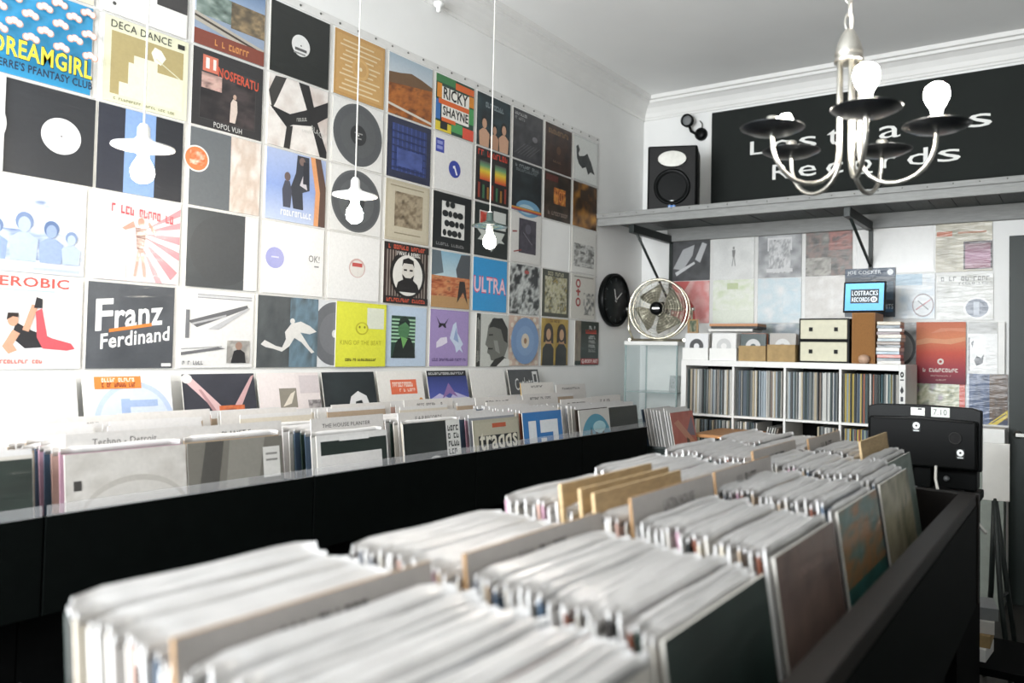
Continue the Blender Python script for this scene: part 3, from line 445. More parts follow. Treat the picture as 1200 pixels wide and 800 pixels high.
# ------------------------------------------------------------------ browser bins along the long wall
def lean(x_top, y0, z_top, tilt, h=.315): return dict(loc=(x_top+h*math.sin(tilt), y0, z_top-h*math.cos(tilt)), rot=(-tilt, 0, math.pi/2))
BY = [-.12, .66, 1.445, 2.255, 3.065, 3.76]
BIN_LABELS = ['black bin against the long wall, nearest one cut off by the frame', 'black wall bin holding the beige-white front record', 'black wall bin in front of the leaping figure cover', 'black wall bin in front of the lilac cover', 'black wall bin at the far end beside the green crate']
for i in range(5):
    y0, y1 = BY[i]+.002, BY[i+1]-.002
    b = thing('record_bin', BIN_LABELS[i], 'record bin', (.45, (y0+y1)/2, 0), group='black bins along the long wall')
    hy = (y1-y0)/2
    obj('front_panel', MB().box(.43, .45, -hy, hy, .845, 1.085), M_BLACK, b, bevel=.002)
    obj('bin_floor', MB().box(-.43, .43, -hy+.012, hy-.012, .895, .91), M_BLACKIN, b)
    for sgn in (-1, 1): obj('side_panel', MB().box(-.43, .43, sgn*hy-.006-.006*sgn, sgn*hy+.006-.006*sgn, .845, 1.06), M_BLACKIN, b)
    obj('divider_board', MB().box(-.16, .43, -.006+(.02 if i else 0), .006+(.02 if i else 0), .91, 1.03), M_BLACKIN, b)
    obj('middle_wall', MB().box(-.03, -.015, -hy+.012, hy-.012, .91, 1.05), M_BLACKIN, b)
    obj('display_ledge', MB().box(-.43, -.30, -hy, hy, 1.06, 1.078), M_BLACKIN, b)
    obj('plinth', MB().box(-.43, .33, -hy, hy, 0, .845), M_BLACKIN, b)
    obj('clear_lip', MB().box(.446, .4495, -hy+.004, hy-.004, 1.085, 1.112), M_ACRYL, b)

def body_mesh(col, k):
    m = MB().box(0, .315, -.004, 0, 0, .315, col=lin(col)).mesh('record_sleeve'); m.materials.append(M_COVER); return m
PAL = ['#dedcda', '#d2d0cc', '#cfccca', '#cdc4b4', '#a8947e', '#2a2624', '#d8d6d4', '#c2a094', '#44566a', '#181e1e', '#c9c4bc', '#7c4632', '#8a8c92', '#3c3028', '#22352e', '#b08a9a']
BODY = [body_mesh(c, i) for i, c in enumerate(PAL)]
LIPS = []
for q in range(4):   # the open, slightly floppy mouth of the outer plastic sleeve
    m = MB(); n = 10; g = random.Random(40+q); ph1, ph2, am = g.uniform(0, 6), g.uniform(0, 6), g.uniform(.0002, .0009)
    for i in range(n+1):
        t = i/n; u = .002+.311*t; y = am*math.sin(2.6*math.pi*t+ph1); z = .327+.0010*math.sin(3.1*math.pi*t+ph2)-(.004 if i in (0, n) else 0)
        m.v += [(u, -.0044, .309), (u, -.0030+y, z), (u, -.0012+y, z), (u, .0004, .309)]
    for i in range(n):
        a = 4*i; b = a+4
        for k in range(3): m.face([a+k, b+k, b+k+1, a+k+1], True)
        m.face([a+3, b+3, b, a])
    m.face([3, 2, 1, 0]); m.face([4*n, 4*n+1, 4*n+2, 4*n+3])
    me_ = m.mesh('plastic_cover'); me_.materials.append(M_LIP); LIPS.append(me_)
def sleeve(x_top, y0, z_top, tilt, label, group, k=None, name='record_sleeve', me=None, lip=True):
    o = obj(name, me or BODY[RND.randrange(len(BODY)) if k is None else k], M_COVER, **lean(x_top, y0, z_top-.012, tilt))
    tag(o, label, 'record', group)
    if lip: obj('plastic_cover', LIPS[RND.randrange(4)], M_LIP, o)
    return o

FRONT = [  # y0, front cover art, label
 (.335, '#1e2a25', [N(0, .3, 1, 1, 201, ['#18211d', '#26332d'], 3, 10), LN(.5, .7, .95, .5, .01, '#33443c')], 'dark green front record cut off by the frame in the nearest wall bin', 0),
 (.722, '#bdb8b2', [N(0, 0, 1, 1, 202, ['#b4afa8', '#c9c5bf', '#aaa59e'], 3), E_(.55, .45, .45, .33, '#b0aba4', 40), E_(.55, .42, .44, .31, '#c2beb8', 40), R(.06, .7, .12, .78, '#3a3836')], 'beige-white front record with a faint arch and a tiny dark square', 0),
 (1.042, '#6f6c64', [PG([(.0, 0), (.18, 1), (.36, 1), (.2, 0)], '#4a4844'), PG([(.3, 0), (.42, 1), (.8, 1), (.6, 0)], '#85827a'), N(.6, .3, 1, .62, 203, ['#4a4844', '#6f6c64'], 3, 8), R(.77, .6, .96, .9, '#cfcdc8'), R(.8, .82, .93, .84, '#8a8884'), R(.8, .76, .93, .78, '#8a8884'), E_(.5, .4, .12, .06, '#b09a84', 16)], 'grey-brown front record with light beams and a white sticker', 0),
 (1.49, '#dcdad7', [R(.05, .78, .98, .93, '#1f2a26'), R(.9, .3, .98, .93, '#1f2a26'), R(.3, .92, .72, .97, '#e4e2df'), R(.05, .3, .9, .76, '#d8d5d2')], 'white front record with a dark green L-shaped bar', 0),
 (1.885, '#141c1a', [N(0, 0, .72, 1, 204, ['#111816', '#1a2421'], 3, 8), R(.74, 0, 1, 1, '#d6d6d2')]+[B(.77, .86-.1*i, .98, .93-.1*i, '#1b2220', 4) for i in range(6)]+[E_(.52, .5, .12, .07, '#c9cac6', 20), E_(.52, .49, .085, .045, '#141c1a', 18)], 'black front record with a column of white block type', 0),
 (2.285, '#a9a592', [R(.04, .3, .97, .96, '#b0ab98'), R(.1, .55, .95, .78, '#12181a'), T('*traqqs', .12, .5, .94, .82, '#d6d2c2'), R(.4, .88, .7, .94, '#b0563a'), R(.06, .36, .95, .44, '#12181a')], 'beige front record with black blocks and pale pixel lettering', 0),
 (2.63, '#2f74b4', [R(.13, .3, .32, .87, '#dfe3e6'), R(.42, .68, .88, .87, '#dfe3e6'), R(.42, .35, .88, .5, '#dfe3e6'), R(.74, .35, .88, .87, '#dfe3e6'), R(.42, .5, .56, .6, '#dfe3e6')], 'blue front record with broad white block shapes', 0),
 (3.105, '#c9c7c2', [E_(.5, .42, .48, .5, '#4f93ab', 40), PG([(.2, .3), (.34, .72), (.42, .4), (.5, .75), (.6, .4), (.72, .7), (.8, .3)], '#20323a'), E_(.6, .7, .2, .1, '#a9d0d8', 20)], 'front record with a round teal picture, in the far wall bin', 0),
 (3.405, '#161d1b', [N(0, 0, 1, 1, 206, ['#121816', '#1f2826'], 4, 10), E_(.5, .42, .11, .11, '#c9836a', 24), E_(.5, .42, .06, .06, '#e0dcd6', 16), E_(.5, .42, .02, .02, '#161d1b', 8)], 'black front record with a small orange label, last in the wall bins', 0),
]
PACKN = ['the first pack, cut by the frame', 'the pack behind the arch record', 'the pack behind the light-beam record', 'the pack behind the white and green record', 'the pack behind the black block-type record', 'the pack behind the pixel-letter record', 'the pack behind the blue record', 'the pack behind the teal disc record', 'the last pack before the green crate']
MASS = []
for i, (y0, bg, sh, label, _) in enumerate(FRONT):
    me = art_mesh('front_record', bg, sh, th=.004).mesh('front_record'); me.materials.append(M_WRINKLE)
    zt = 1.235 if i not in (3, 5, 7, 8) else 1.222
    sleeve(.842, y0, zt, .13, label, 'front records of the wall bins', name='front_record', me=me, lip=False)
    n = 11 if i in (1, 2, 3, 4) else 13
    for k in range(n):
        a = (.842-.018-k*(.027 if n == 11 else .022)-RND.uniform(-.003, .003), y0+RND.uniform(-.014, .010), zt+RND.uniform(-.006, .008)+.004, .13+RND.uniform(-.02, .02))
        if n == 11:
            sleeve(*a, 'record standing edge-on in ' + PACKN[i], 'records in ' + PACKN[i], k=RND.choice((3, 4, 10, 7)) if i == 2 and k > 3 else None, lip=not (i == 2 and k > 3))
        else: MASS.append((a, RND.choice(PAL)))
for i, y0 in enumerate([.30, .70, 1.05, 1.50, 1.88, 2.29, 2.66, 3.10, 3.42]):
    for k in range(9): MASS.append(((.40-k*.026+RND.uniform(-.005, .005), y0+RND.uniform(-.02, .02), 1.25+RND.uniform(-.008, .008), .16+RND.uniform(-.02, .02)), RND.choice(['#dedcda', '#d2d0cc', '#cfccca', '#cdc4b4', '#a8947e', '#d8d6d4', '#c2a094'])))
mm = MB()
for (xt, yy, zt, tl), c in MASS:
    q = lean(xt, yy, zt-.012, tl); Mx = Matrix.Translation(q['loc']) @ Matrix.Rotation(math.pi/2, 4, 'Z') @ Matrix.Rotation(-tl, 4, 'X')
    mm.box(0, .315, -.004, 0, 0, .315, col=lin(c), M=Mx); mm.box(.002, .313, -.0042, .0002, .312, .327, col=lin('#d2d0cf'), M=Mx)
ms = obj('packed_records', mm, M_COVER); ms['kind'] = 'stuff'; tag(ms, 'dense rows of plastic-sleeved records filling the far and rear parts of the wall bins', 'records')

def card(x_top, y0, z_top, tilt, text, label, w=.325, bg='#cdc9c5', side='#d8d5d0', h=.345, th=.003, tbox=(.2, .9, .72, .95), tcol='#33312f', n=None, name='divider_card', group=None):
    sh = [T(text, *tbox, tcol)] if text else ([B(*tbox, tcol, n)] if n else [])
    o = obj(name, art_mesh(name, bg, sh, w=w, h=h, th=th, side=side), M_PRINT, **lean(x_top, y0, z_top, tilt, h))
    return tag(o, label, 'divider card', group)
G1 = 'divider cards in the wall bins'
card(.812, .735, 1.272, .12, 'Techno - Detroit', 'white divider card lettered for techno, in the second wall bin pack', group=G1)
card(.812, 1.05, 1.268, .12, 'PLANET E', 'white divider card with a short capital title behind the light-beam record', tbox=(.36, .89, .66, .94), group=G1)
card(.80, 1.50, 1.264, .12, 'THE HOUSE PLANTER', 'white divider card with a long capital title behind the white and green record', tbox=(.14, .9, .8, .94), group=G1)
card(.80, 1.90, 1.262, .12, 'E.A.P RECORDS', 'white divider card with capitals behind the black block-type record', tbox=(.28, .9, .74, .945), group=G1)
card(.30, .83, 1.272, .15, 'ELECTRONIC ...', 'white divider card with tiny wide-spaced capitals by the first white display record', tbox=(.3, .915, .78, .94), group=G1)
card(.30, 1.12, 1.275, .15, '', 'blank white divider card before the pale blue circle record', group=G1)
card(.36, 1.45, 1.268, .15, '', 'white divider card with faint type before the red-beam record', tbox=(.3, .91, .8, .94), n=18, tcol='#8c8a88', group=G1)
card(.38, 1.93, 1.27, .15, '', 'white divider card with short type before the black display record', tbox=(.3, .91, .7, .94), n=12, tcol='#5c5a58', group=G1)
card(.38, 2.34, 1.272, .15, '', 'white divider card with italic type before the red-stickered record', tbox=(.25, .91, .78, .945), n=14, tcol='#5c5a58', group=G1)
card(.5, 2.70, 1.275, .15, '', 'white divider card before the purple wave record', tbox=(.2, .91, .8, .945), n=15, tcol='#4c4a48', group=G1)
card(.30, 3.32, 1.325, .15, '', 'tan-edged divider card before the chalkboard record', bg='#d8d4ce', side='#a88a52', th=.006, tbox=(.3, .92, .66, .95), n=7, tcol='#4c4a48', group=G1)
card(.5, 3.08, 1.278, .15, '', 'white divider card before the plain white display record', tbox=(.2, .91, .8, .945), n=14, tcol='#4c4a48', group=G1)
card(.34, 3.62, 1.31, .15, '', 'white divider card beside the chalkboard record', tbox=(.2, .91, .8, .945), n=11, tcol='#4c4a48', group=G1)
card(.7, 3.15, 1.258, .12, '', 'white divider card behind the teal disc record', tbox=(.2, .9, .78, .94), n=13, tcol='#3c3a38', group=G1)
card(.7, 3.45, 1.262, .12, '', 'white divider card with one short word, last in the wall bins', tbox=(.3, .9, .62, .94), n=6, tcol='#3c3a38', group=G1)
card(.62, 2.64, 1.262, .12, '', 'white divider card behind the blue record', tbox=(.25, .9, .7, .94), n=9, tcol='#3c3a38', group=G1)

LEDGE = [
 (.795, '#dcdbd8', [R(.04, .04, .96, .96, '#e0dfdc')], 'plain white display record under the keep-fit cover'),
 (1.13, '#dfe0e2', [E_(.55, .42, .46, .5, '#b4c2dc', 44), E_(.55, .42, .4, .44, '#c9d2e4', 44), R(.4, .36, .5, .72, '#9db0d2'), R(.4, .62, .82, .7, '#9db0d2'), R(.55, .3, .62, .55, '#aebcd8'), R(.55, .46, .85, .53, '#aebcd8'), R(.12, .84, .64, .985, '#df8038'), B(.2, .92, .6, .965, '#e8dccc', 13), B(.2, .86, .58, .91, '#7c2c1c', 14)], 'pale blue circle display record with an orange sticker'),
 (1.49, '#33343c', [N(0, 0, 1, 1, 211, ['#2c2d36', '#3e3f48'], 3, 8), PG([(.02, .92), (.08, 1), (.62, .45), (.55, .38)], '#d6b4b4'), PG([(.95, .96), (1, .98), (.7, .42), (.6, .46)], '#c9a2a2'), PG([(.2, .8), (.24, .8), (.5, .4), (.44, .4)], '#b08a8c'), N(.46, .3, .82, .58, 212, ['#b0482e', '#d97a4a', '#6c2c26'], 3, 10), E_(.06, .94, .07, .06, '#dcd8d4', 14)], 'dark display record with pale pink crossed beams and a red centre'),
 (1.82, '#dcd2d0', [R(.0, 0, .6, 1, '#e0d6d4'), R(.32, .5, .6, .78, '#8a8478'), PG([(.36, .52), (.5, .7), (.58, .74), (.5, .56)], '#d8cfc0'), R(.66, .7, 1, .96, '#c9bfc0'), N(.78, .42, 1, .6, 214, ['#4a4448', '#c9c2c0'], 4, 8)], 'pinkish white display record with a small photo square'),
 (2.155, '#20272a', [N(0, 0, 1, 1, 215, ['#1b2225', '#2a3235'], 3, 8), PG([(.42, .42), (.5, .62), (.64, .7), (.8, .62), (.86, .44), (.74, .4), (.7, .56), (.58, .54), (.54, .4)], '#dadada'), E_(.64, .36, .1, .12, '#8a8280', 16), R(.35, .3, .5, .5, '#d0d0d0')], 'black display record with a curled white shape'),
 (2.49, '#dedbd6', [R(.26, .62, .84, .86, '#d96a48'), B(.3, .74, .8, .82, '#ecd8cc', 12), B(.4, .66, .8, .71, '#ecd8cc', 9), E_(.9, .45, .06, .1, '#c98a3a', 16)], 'white display record with a coral red lettered sticker'),
 (2.84, '#3b4680', [R(0, .9, 1, 1, '#15181c'), B(.04, .93, .95, .97, '#c9c9c9', 18), GR(0, .25, 1, .9, ['#7a6aa8', '#4a54a0', '#28346c']), PG([(0, .5), (.25, .6), (.5, .5), (.62, .62), (1, .5), (1, .36), (0, .36)], '#b9b4d8'), PG([(.3, .5), (.5, .78), (.7, .52), (.5, .6)], '#8a6aa0'), R(0, 0, 1, .32, '#d2d0d8')], 'purple-blue display record with a white wave'),
 (3.19, '#dcdad6', [], 'plain white display record between the wave record and the chalkboard record'),
 (3.54, '#3c3e40', [N(0, 0, 1, 1, 217, ['#363839', '#45474a'], 5, 10), T('Cutlets', .18, .58, .76, .82, '#d8d8d6', .04), R(.78, .68, .95, .96, '#d8d8d6'), R(.82, .74, .91, .9, '#3c3e40')], 'chalkboard-grey display record with white script'),
]
for y0, bg, sh, label in LEDGE:
    o = obj('display_record', art_mesh('display_record', bg, sh), M_WRINKLE, **lean(.028, y0, 1.392, .22))
    tag(o, label, 'record', 'records displayed on the ledge')

# ------------------------------------------------------------------ central bin
cb = thing('record_bin', 'long black double-sided bin full of records in the middle of the shop', 'record bin', (2.39, 1.0, 0))
def L(x): return x-2.39
CY0, CY1 = -.55, 2.27
obj('rail', MB().box(L(2.732), L(2.778), CY0-1, CY1-1, 1.085, 1.118), M_RAIL, cb, bevel=.003, label='dark brown rail along the open side')
obj('rail', MB().box(L(2.05), L(2.08), CY0-1, CY1-1, 1.02, 1.05), M_RAIL, cb, bevel=.003)
obj('end_board', MB().box(L(2.05), L(2.785), CY1-1, CY1-.97, .80, 1.118), M_RAIL, cb, bevel=.003)
obj('side_panel', MB().box(L(2.755), L(2.78), CY0-1, CY1-1, .80, 1.085), M_BLACK, cb)
obj('side_panel', MB().box(L(2.055), L(2.075), CY0-1, CY1-1, .80, 1.02), M_BLACKIN, cb)
obj('bin_floor', MB().box(L(2.075), L(2.755), CY0-1, CY1-1, .845, .86), M_BLACKIN, cb)
obj('plinth', MB().box(L(2.10), L(2.70), CY0-.98, CY1-1.02, 0, .80), M_BLACKIN, cb)
SLOT = [(-.20, 1.14), (.150, 1.210), (.505, 1.212), (.86, 1.226), (1.205, 1.236), (1.555, 1.240), (1.905, 1.243)]
for y, _ in SLOT[1:]:
    obj('partition', MB().box(L(2.08), L(2.75), y-1-.018, y-1-.010, .86, 1.00), M_RAIL, cb)
SN = ['compartment at the very bottom of the frame', 'nearest full compartment', 'compartment of the dark green record', 'compartment of the mauve-brown record', 'compartment of the teal record', 'compartment of the beige-green record', 'last compartment']
CARDS = {1: [(2.345, '', 'c')], 2: [(2.375, '', 'c')], 3: [(2.276, '', 't'), (2.316, '', 't'), (2.343, '', 't'), (2.414, 'LATIN HOUSE', 'c')], 4: [(2.412, '', 'c')], 5: [(2.36, '', 'c')], 6: [(2.39, '', 'c'), (2.53, '', 't')]}
CZ_ = [0, 1.245, 1.252, 1.274, 1.274, 1.278, 1.28]
CFRONT = {
 2: ('#16211e', [N(0, 0, 1, 1, 221, ['#101816', '#1c2a26', '#24342f'], 3, 12), N(.3, .2, .9, .6, 222, ['#16211e', '#263b38', '#1c2826'], 4, 10), R(.58, .2, .64, .42, '#8a2f4a')], 'dark green front record with a pink mark, standing at the open side'),
 3: ('#6a564f', [N(0, 0, 1, 1, 223, ['#5c4a45', '#7a655c', '#6a5750'], 4, 14), B(.3, .84, .72, .88, '#8c776e', 12)], 'mauve-brown mottled front record at the open side'),
 4: ('#2f5a55', [N(0, .55, 1, 1, 225, ['#5c6a5a', '#9a6a3c', '#4a6a64', '#7a8a80'], 4, 14), N(0, 0, 1, .55, 226, ['#1c4440', '#3a7068', '#27524c'], 3, 12)], 'teal and orange front record at the open side'),
 5: ('#6a6a55', [N(0, 0, 1, 1, 227, ['#4a4c3c', '#8a8468', '#a59a80', '#5c5c48'], 4, 14)], 'beige-green front record with patchy tones at the open side'),
 6: ('#5c6a60', [N(0, 0, 1, 1, 229, ['#4a5c54', '#7c8a80'], 3, 8)], 'grey-green front record in the last compartment')}
for i, (y0, zt) in enumerate(SLOT):
    xs = [c[0] for c in CARDS.get(i, [])]
    x0, x1, n = (2.13, 2.655, 43)
    if i == 0: n = 12; x0, x1 = 2.12, 2.35
    if i == 6: x1 = 2.60; n = 32
    if i in (2, 3): x0 = 2.16
    for k in range(n+1):
        x = x0+(x1-x0)*k/n; last = (k == n)
        if not last: x += RND.uniform(-.002, .002)
        if any(abs(x-q) < .009 for q in xs): continue
        zb = .026*(1-k/n)
        if last and i in CFRONT:
            bg, sh, label = CFRONT[i]
            me = art_mesh('front_record', bg, sh, th=.004).mesh('front_record'); me.materials.append(M_WRINKLE)
            sleeve(x1, y0, zt, .15, label, 'front records of the central bin', name='front_record', me=me, lip=False)
        else:
            kk = None if RND.random() < .72 else RND.choice((0, 1, 2, 6, 10))
            sleeve(x, y0+RND.uniform(-.008, .010), zt+zb+RND.uniform(-.007, .007), .15+RND.uniform(-.010, .010), 'plastic-sleeved record standing in the '+SN[i], 'records in the '+SN[i], k=kk)
    for q, (x, text, kind) in enumerate(CARDS.get(i, [])):
        zc = CZ_[i]
        if kind == 'c':
            card(x, y0-.004, zc, .13, text, 'grey-white divider card with a tan edge in the '+SN[i], bg='#a9a4a0', side='#8a6a45', th=.006, h=.36, tbox=(.34, .895, .72, .945), tcol='#2e2c2b', n=11, group='divider cards in the central bin')
        else:
            o = obj('divider_board', art_mesh('divider_board', '#b8946a', [], w=.33, h=.36, th=.006, side='#ab8659'), M_TAN, **lean(x, y0-.004, zc+.004*(2-q), .12, .36))
            tag(o, ('rearmost of three blank tan divider boards', 'middle one of three blank tan divider boards', 'front one of three blank tan divider boards')[q]+' in the central bin' if i == 3 else 'lone ochre divider board in the last compartment of the central bin', 'divider board', 'tan divider boards in the central bin')

# ------------------------------------------------------------------ cube shelf unit on the back wall
KX, KY, CW, CH, FT, DT = .608, 4.80, .347, .336, .039, .016
KW = 2*FT+4*CW+3*DT
ks = thing('cube_shelf', 'white cube shelving unit filled with records against the back wall', 'shelf unit', (KX+KW/2, KY+.195, 0))
def KB(name, x0, x1, z0, z1): obj(name, MB().box(x0-KW/2, x1-KW/2, -.195, .195, z0, z1), M_WHITE, ks, bevel=.002)
KB('side_board', 0, FT, 0, 1.47); KB('side_board', KW-FT, KW, 0, 1.47)
KB('top_board', FT, KW-FT, 1.47-FT, 1.47); KB('bottom_board', FT, KW-FT, 0, FT)
for i in range(1, 4):
    x = FT+i*CW+(i-1)*DT; KB('upright', x, x+DT, FT, 1.47-FT)
for j in range(1, 4):
    z = FT+j*CH+(j-1)*DT
    for i in range(4): KB('shelf_board', FT+i*(CW+DT), FT+i*(CW+DT)+CW, z, z+DT)
obj('back_panel', MB().box(-KW/2+FT, KW/2-FT, .185, .195, FT, 1.47-FT), M_BLACKIN, ks)
SP = ['#4a4c4c', '#8c8e8c', '#c9c9c4', '#2c3332', '#6d7272', '#a5a39c', '#55606a', '#7c6f64', '#d6d4ce', '#3c4a4a', '#9aa5ac', '#b0a48c']
SPC = ['#2e5058', '#8f5540', '#b09a4a', '#8c9aa0', '#4a4c4c', '#2c3332', '#6d7272', '#c9c7c0', '#3a4a5c', '#7c8a80', '#5a5c5a', '#a5a39c', '#33403f', '#8a8c8a']
def spine_mesh(c):
    m = MB().box(-.5, .5, 0, .31, 0, .313, col=lin(c)).mesh('shelved_record'); m.materials.append(M_PRINT); return m
SPM = [spine_mesh(c) for c in SP]; SPMC = [spine_mesh(c) for c in SPC]
CELLN = ['upper cube nearest the glass cabinet', 'upper cube under the brown cardboard boxes', 'upper cube under the cream drawers', 'upper cube under the wooden box', 'second-row cube nearest the glass cabinet', 'second-row cube with leaning records', 'second-row cube holding the headphones', 'second-row cube beside the monitor']
for j in range(2):
    for i in range(4):
        x = KX+FT+i*(CW+DT)+.006; xe = x+CW-.012; z = FT+(3-j)*(CH+DT)+.0005; cell = CELLN[i+4*j]
        if j == 1 and i == 1: xe -= .17
        if j == 1 and i == 2: x += .2
        ang = 0
        while x < xe-.012:
            t = RND.uniform(.006, .013)
            if RND.random() < .05: x += .004
            o = obj('shelved_record', (SPMC if i == 3 else SPM)[RND.randrange(14 if i == 3 else 12)], M_PRINT, loc=(x+t/2, KY+.02+RND.uniform(0, .02), z), rot=(0, RND.uniform(-.004, .004), 0))
            o.scale = (t*.92, 1, RND.uniform(.985, 1.0))
            tag(o, 'record standing spine out in the '+cell, 'record', 'records in the '+cell); x += t+.0006
        if j == 1 and i == 1:
            for k in range(5):
                o = obj('shelved_record', SPM[(8, 1, 2, 5, 7)[k]], M_PRINT, loc=(x+.012+k*.014, KY+.03, z+.002), rot=(0, .22+.012*k, 0)); o.scale = (.008, 1, .93)
                tag(o, 'record leaning at a slant in the '+cell, 'record', 'leaning records in the '+cell)
# headphones in the cube
hp = thing('headphones', 'black headphones dangling in the second row of the cube shelf', 'headphones', (KX+FT+2*(CW+DT)+.10, KY+.03, FT+2*(CH+DT)))
obj('headband', MB().tube([(.085*math.cos(a), 0, .10+.085*math.sin(a)) for a in [math.pi*i/16 for i in range(17)]], .009), M_PLASTIC, hp)
for sg in (-1, 1): obj('ear_cup', MB().lathe([(0, -.022), (.03, -.022), (.042, -.01), (.042, .012), (.03, .022), (0, .022)], 20, 'x', (sg*.08, 0, .065)), M_RUBBER, hp)
# sticker strip on the shelf end
o = obj('sticker_strip', art_mesh('sticker_strip', '#dcdcd8', [E_(.5, .88, .3, .07, '#16181a', 20), E_(.5, .88, .1, .025, '#dcdcd8', 12), R(.2, .74, .8, .77, '#16181a'), PG([(.2, .5), (.5, .62), (.8, .5), (.5, .42)], '#26282a'), R(.3, .25, .7, .36, '#33363a'), PG([(.2, .12), (.5, .2), (.8, .08)], '#33363a')], w=.036, h=.26, th=.002), M_PRINT, loc=(KX+KW-.038, KY-.001, 1.18))
tag(o, 'narrow white strip with black symbols stuck on the cube shelf upright', 'sticker')

# ------------------------------------------------------------------ things standing on the cube shelf
TZ = 1.4705
def open_box(name, x0, x1, y0, y1, h, m, label, cat, group=None, t=.004):
    b = thing(name, label, cat, ((x0+x1)/2, (y0+y1)/2, TZ), group=group); hx, hy = (x1-x0)/2, (y1-y0)/2
    bm = MB(); bm.box(-hx, hx, -hy, hy, 0, t); bm.box(-hx, hx, -hy, -hy+t, t, h); bm.box(-hx, hx, hy-t, hy, t, h); bm.box(-hx, -hx+t, -hy+t, hy-t, t, h); bm.box(hx-t, hx, -hy+t, hy-t, t, h)
    obj('box_body', bm, m, b); return b
SG = 'boxes of small records on the cube shelf'
def singles(x0, x1, yf, n, cols, label, group, s=.18, z=TZ+.006):
    for k in range(n):
        c = cols[k % len(cols)]
        sh = [E_(.5, .5, .3, .3, '#3a3a3a' if k == 0 and c[1] == 'd' else '#c4c4c2', 24), E_(.5, .5, .12, .12, c, 16)] if k == 0 else []
        o = obj('single_record', art_mesh('single_record', c, sh, w=s, h=s, th=.002), M_WRINKLE, loc=((x0+x1)/2-s/2+RND.uniform(-.004, .004), yf+k*.016, z+RND.uniform(0, .006)), rot=(-.06, 0, 0))
        tag(o, label, 'record', group)
open_box('singles_box', .602, .800, 4.83, 5.05, .085, M_WHITE, 'white open box of small records beside the fan', 'box', SG)
singles(.602, .800, 4.845, 7, ['#dcdcdc', '#d4d2cc', '#e0dfdb', '#cfccc4'], 'small record in the white box beside the fan', 'small records in the white box beside the fan')
open_box('singles_box', .812, 1.012, 4.83, 5.05, .085, M_WHITE, 'white open box of small records under a flat stack of records', 'box', SG)
singles(.812, 1.012, 4.845, 7, ['#e2e1de', '#d8d6d2', '#cfccc4', '#e0dfdb'], 'small record in the white box under the flat stack', 'small records in the white box under the flat stack')
open_box('singles_box', 1.028, 1.222, 4.83, 5.05, .105, M_KRAFT, 'brown cardboard box of small records, left one of the pair', 'box', SG)
singles(1.028, 1.222, 4.845, 6, ['#3c4a4a', '#b0603c', '#2c3332', '#cf7038'], 'small dark or orange record in the first cardboard box', 'small records in the first cardboard box')
open_box('singles_box', 1.232, 1.424, 4.83, 5.05, .115, M_KRAFT, 'brown cardboard box in crinkled plastic next to the cream drawers', 'box', SG)
singles(1.232, 1.424, 4.845, 6, ['#a5a09a', '#8c9aa8', '#c4bfb8', '#b9a898'], 'small pale record in the cardboard box by the drawers', 'small records in the cardboard box by the drawers')
for k, (c, dx, w, lb) in enumerate((('#d8d6d2', 0, .33, 'white record lying flat, lowest of the stack over the white box'), ('#3a3d3c', .02, .34, 'black record lying flat, in the middle of the stack over the white box'), ('#c08a62', .01, .35, 'orange-brown record lying flat on top of the stack over the white box'))):
    o = obj('flat_record', MB().box(0, w, 0, .2, 0, .018, col=lin(c)), M_PRINT, loc=(.79+dx, 4.85, TZ+.203+k*.0185), rot=(0, 0, .02*k), bevel=.002); tag(o, lb, 'record', 'flat stack over the white boxes')
o = obj('photo_frame', art_mesh('photo_frame', '#9a7a52', [N(.2, .1, .8, .9, 301, ['#2c3a2c', '#4a5a44', '#a59a80'], 3, 8)], w=.085, h=.10, th=.012), M_PRINT, loc=(.612, 4.90, TZ+.192)); tag(o, 'tiny brown-framed picture standing on the white box beside the fan', 'picture')
# two stacked cream drawer boxes
for k in range(2):
    db = thing('drawer_box', ('lower', 'upper')[k]+' cream card-file box with black edges, one of two stacked', 'drawer box', (1.602, 4.99, TZ+k*.1455), group='cream file boxes')
    obj('case', MB().box(-.165, .165, -.12, .14, 0, .145), M_PLASTIC, db, bevel=.003)
    fp = obj('drawer_front', MB().box(-.152, .152, -.134, -.12, .010, .135), M_CREAM, db, bevel=.003)
    for sg in (-1, 1):
        hd = obj('handle', MB().box(sg*.082-.012, sg*.082+.012, -.141, -.134, .060, .086), M_PLASTIC, fp, bevel=.002)
# wooden box, ball, disc stack, tablet, album behind
wb = thing('wooden_box', 'upright oak veneer box speaker carrying the blue screen', 'speaker', (1.855, 4.98, TZ))
obj('cabinet', MB().box(-.072, .072, -.12, .12, 0, .325), M_OAK, wb, bevel=.003); obj('grille', MB().box(-.066, .066, -.128, -.12, .006, .319), mat('brown_grille_cloth', '#8e6234', .85, var=.25, scale=120, stretch=(10, 1, 1)), wb)
tag(obj('wooden_ball', MB().lathe([(0, 0), (.02, .002), (.032, .016), (.036, .03), (.032, .046), (.018, .056), (0, .058)], 20), mat('pale_beech', '#c2a088', .5), loc=(1.868, 4.828, TZ)), 'small pale wooden ball in front of the oak box', 'ball')
DC = ['#b9b4ac', '#3a4448', '#c96a5a', '#8a9ca8', '#d8d6d0', '#2c2e30', '#7c6a5c', '#a9b4b8', '#c9c2b4', '#5a3c3c', '#dcdcd8', '#4a5a64', '#b0a48c']
DCN = ['grey', 'dark slate', 'coral', 'steel blue', 'off-white', 'black', 'brown', 'pale blue', 'cream', 'maroon', 'white', 'blue-grey', 'sand']
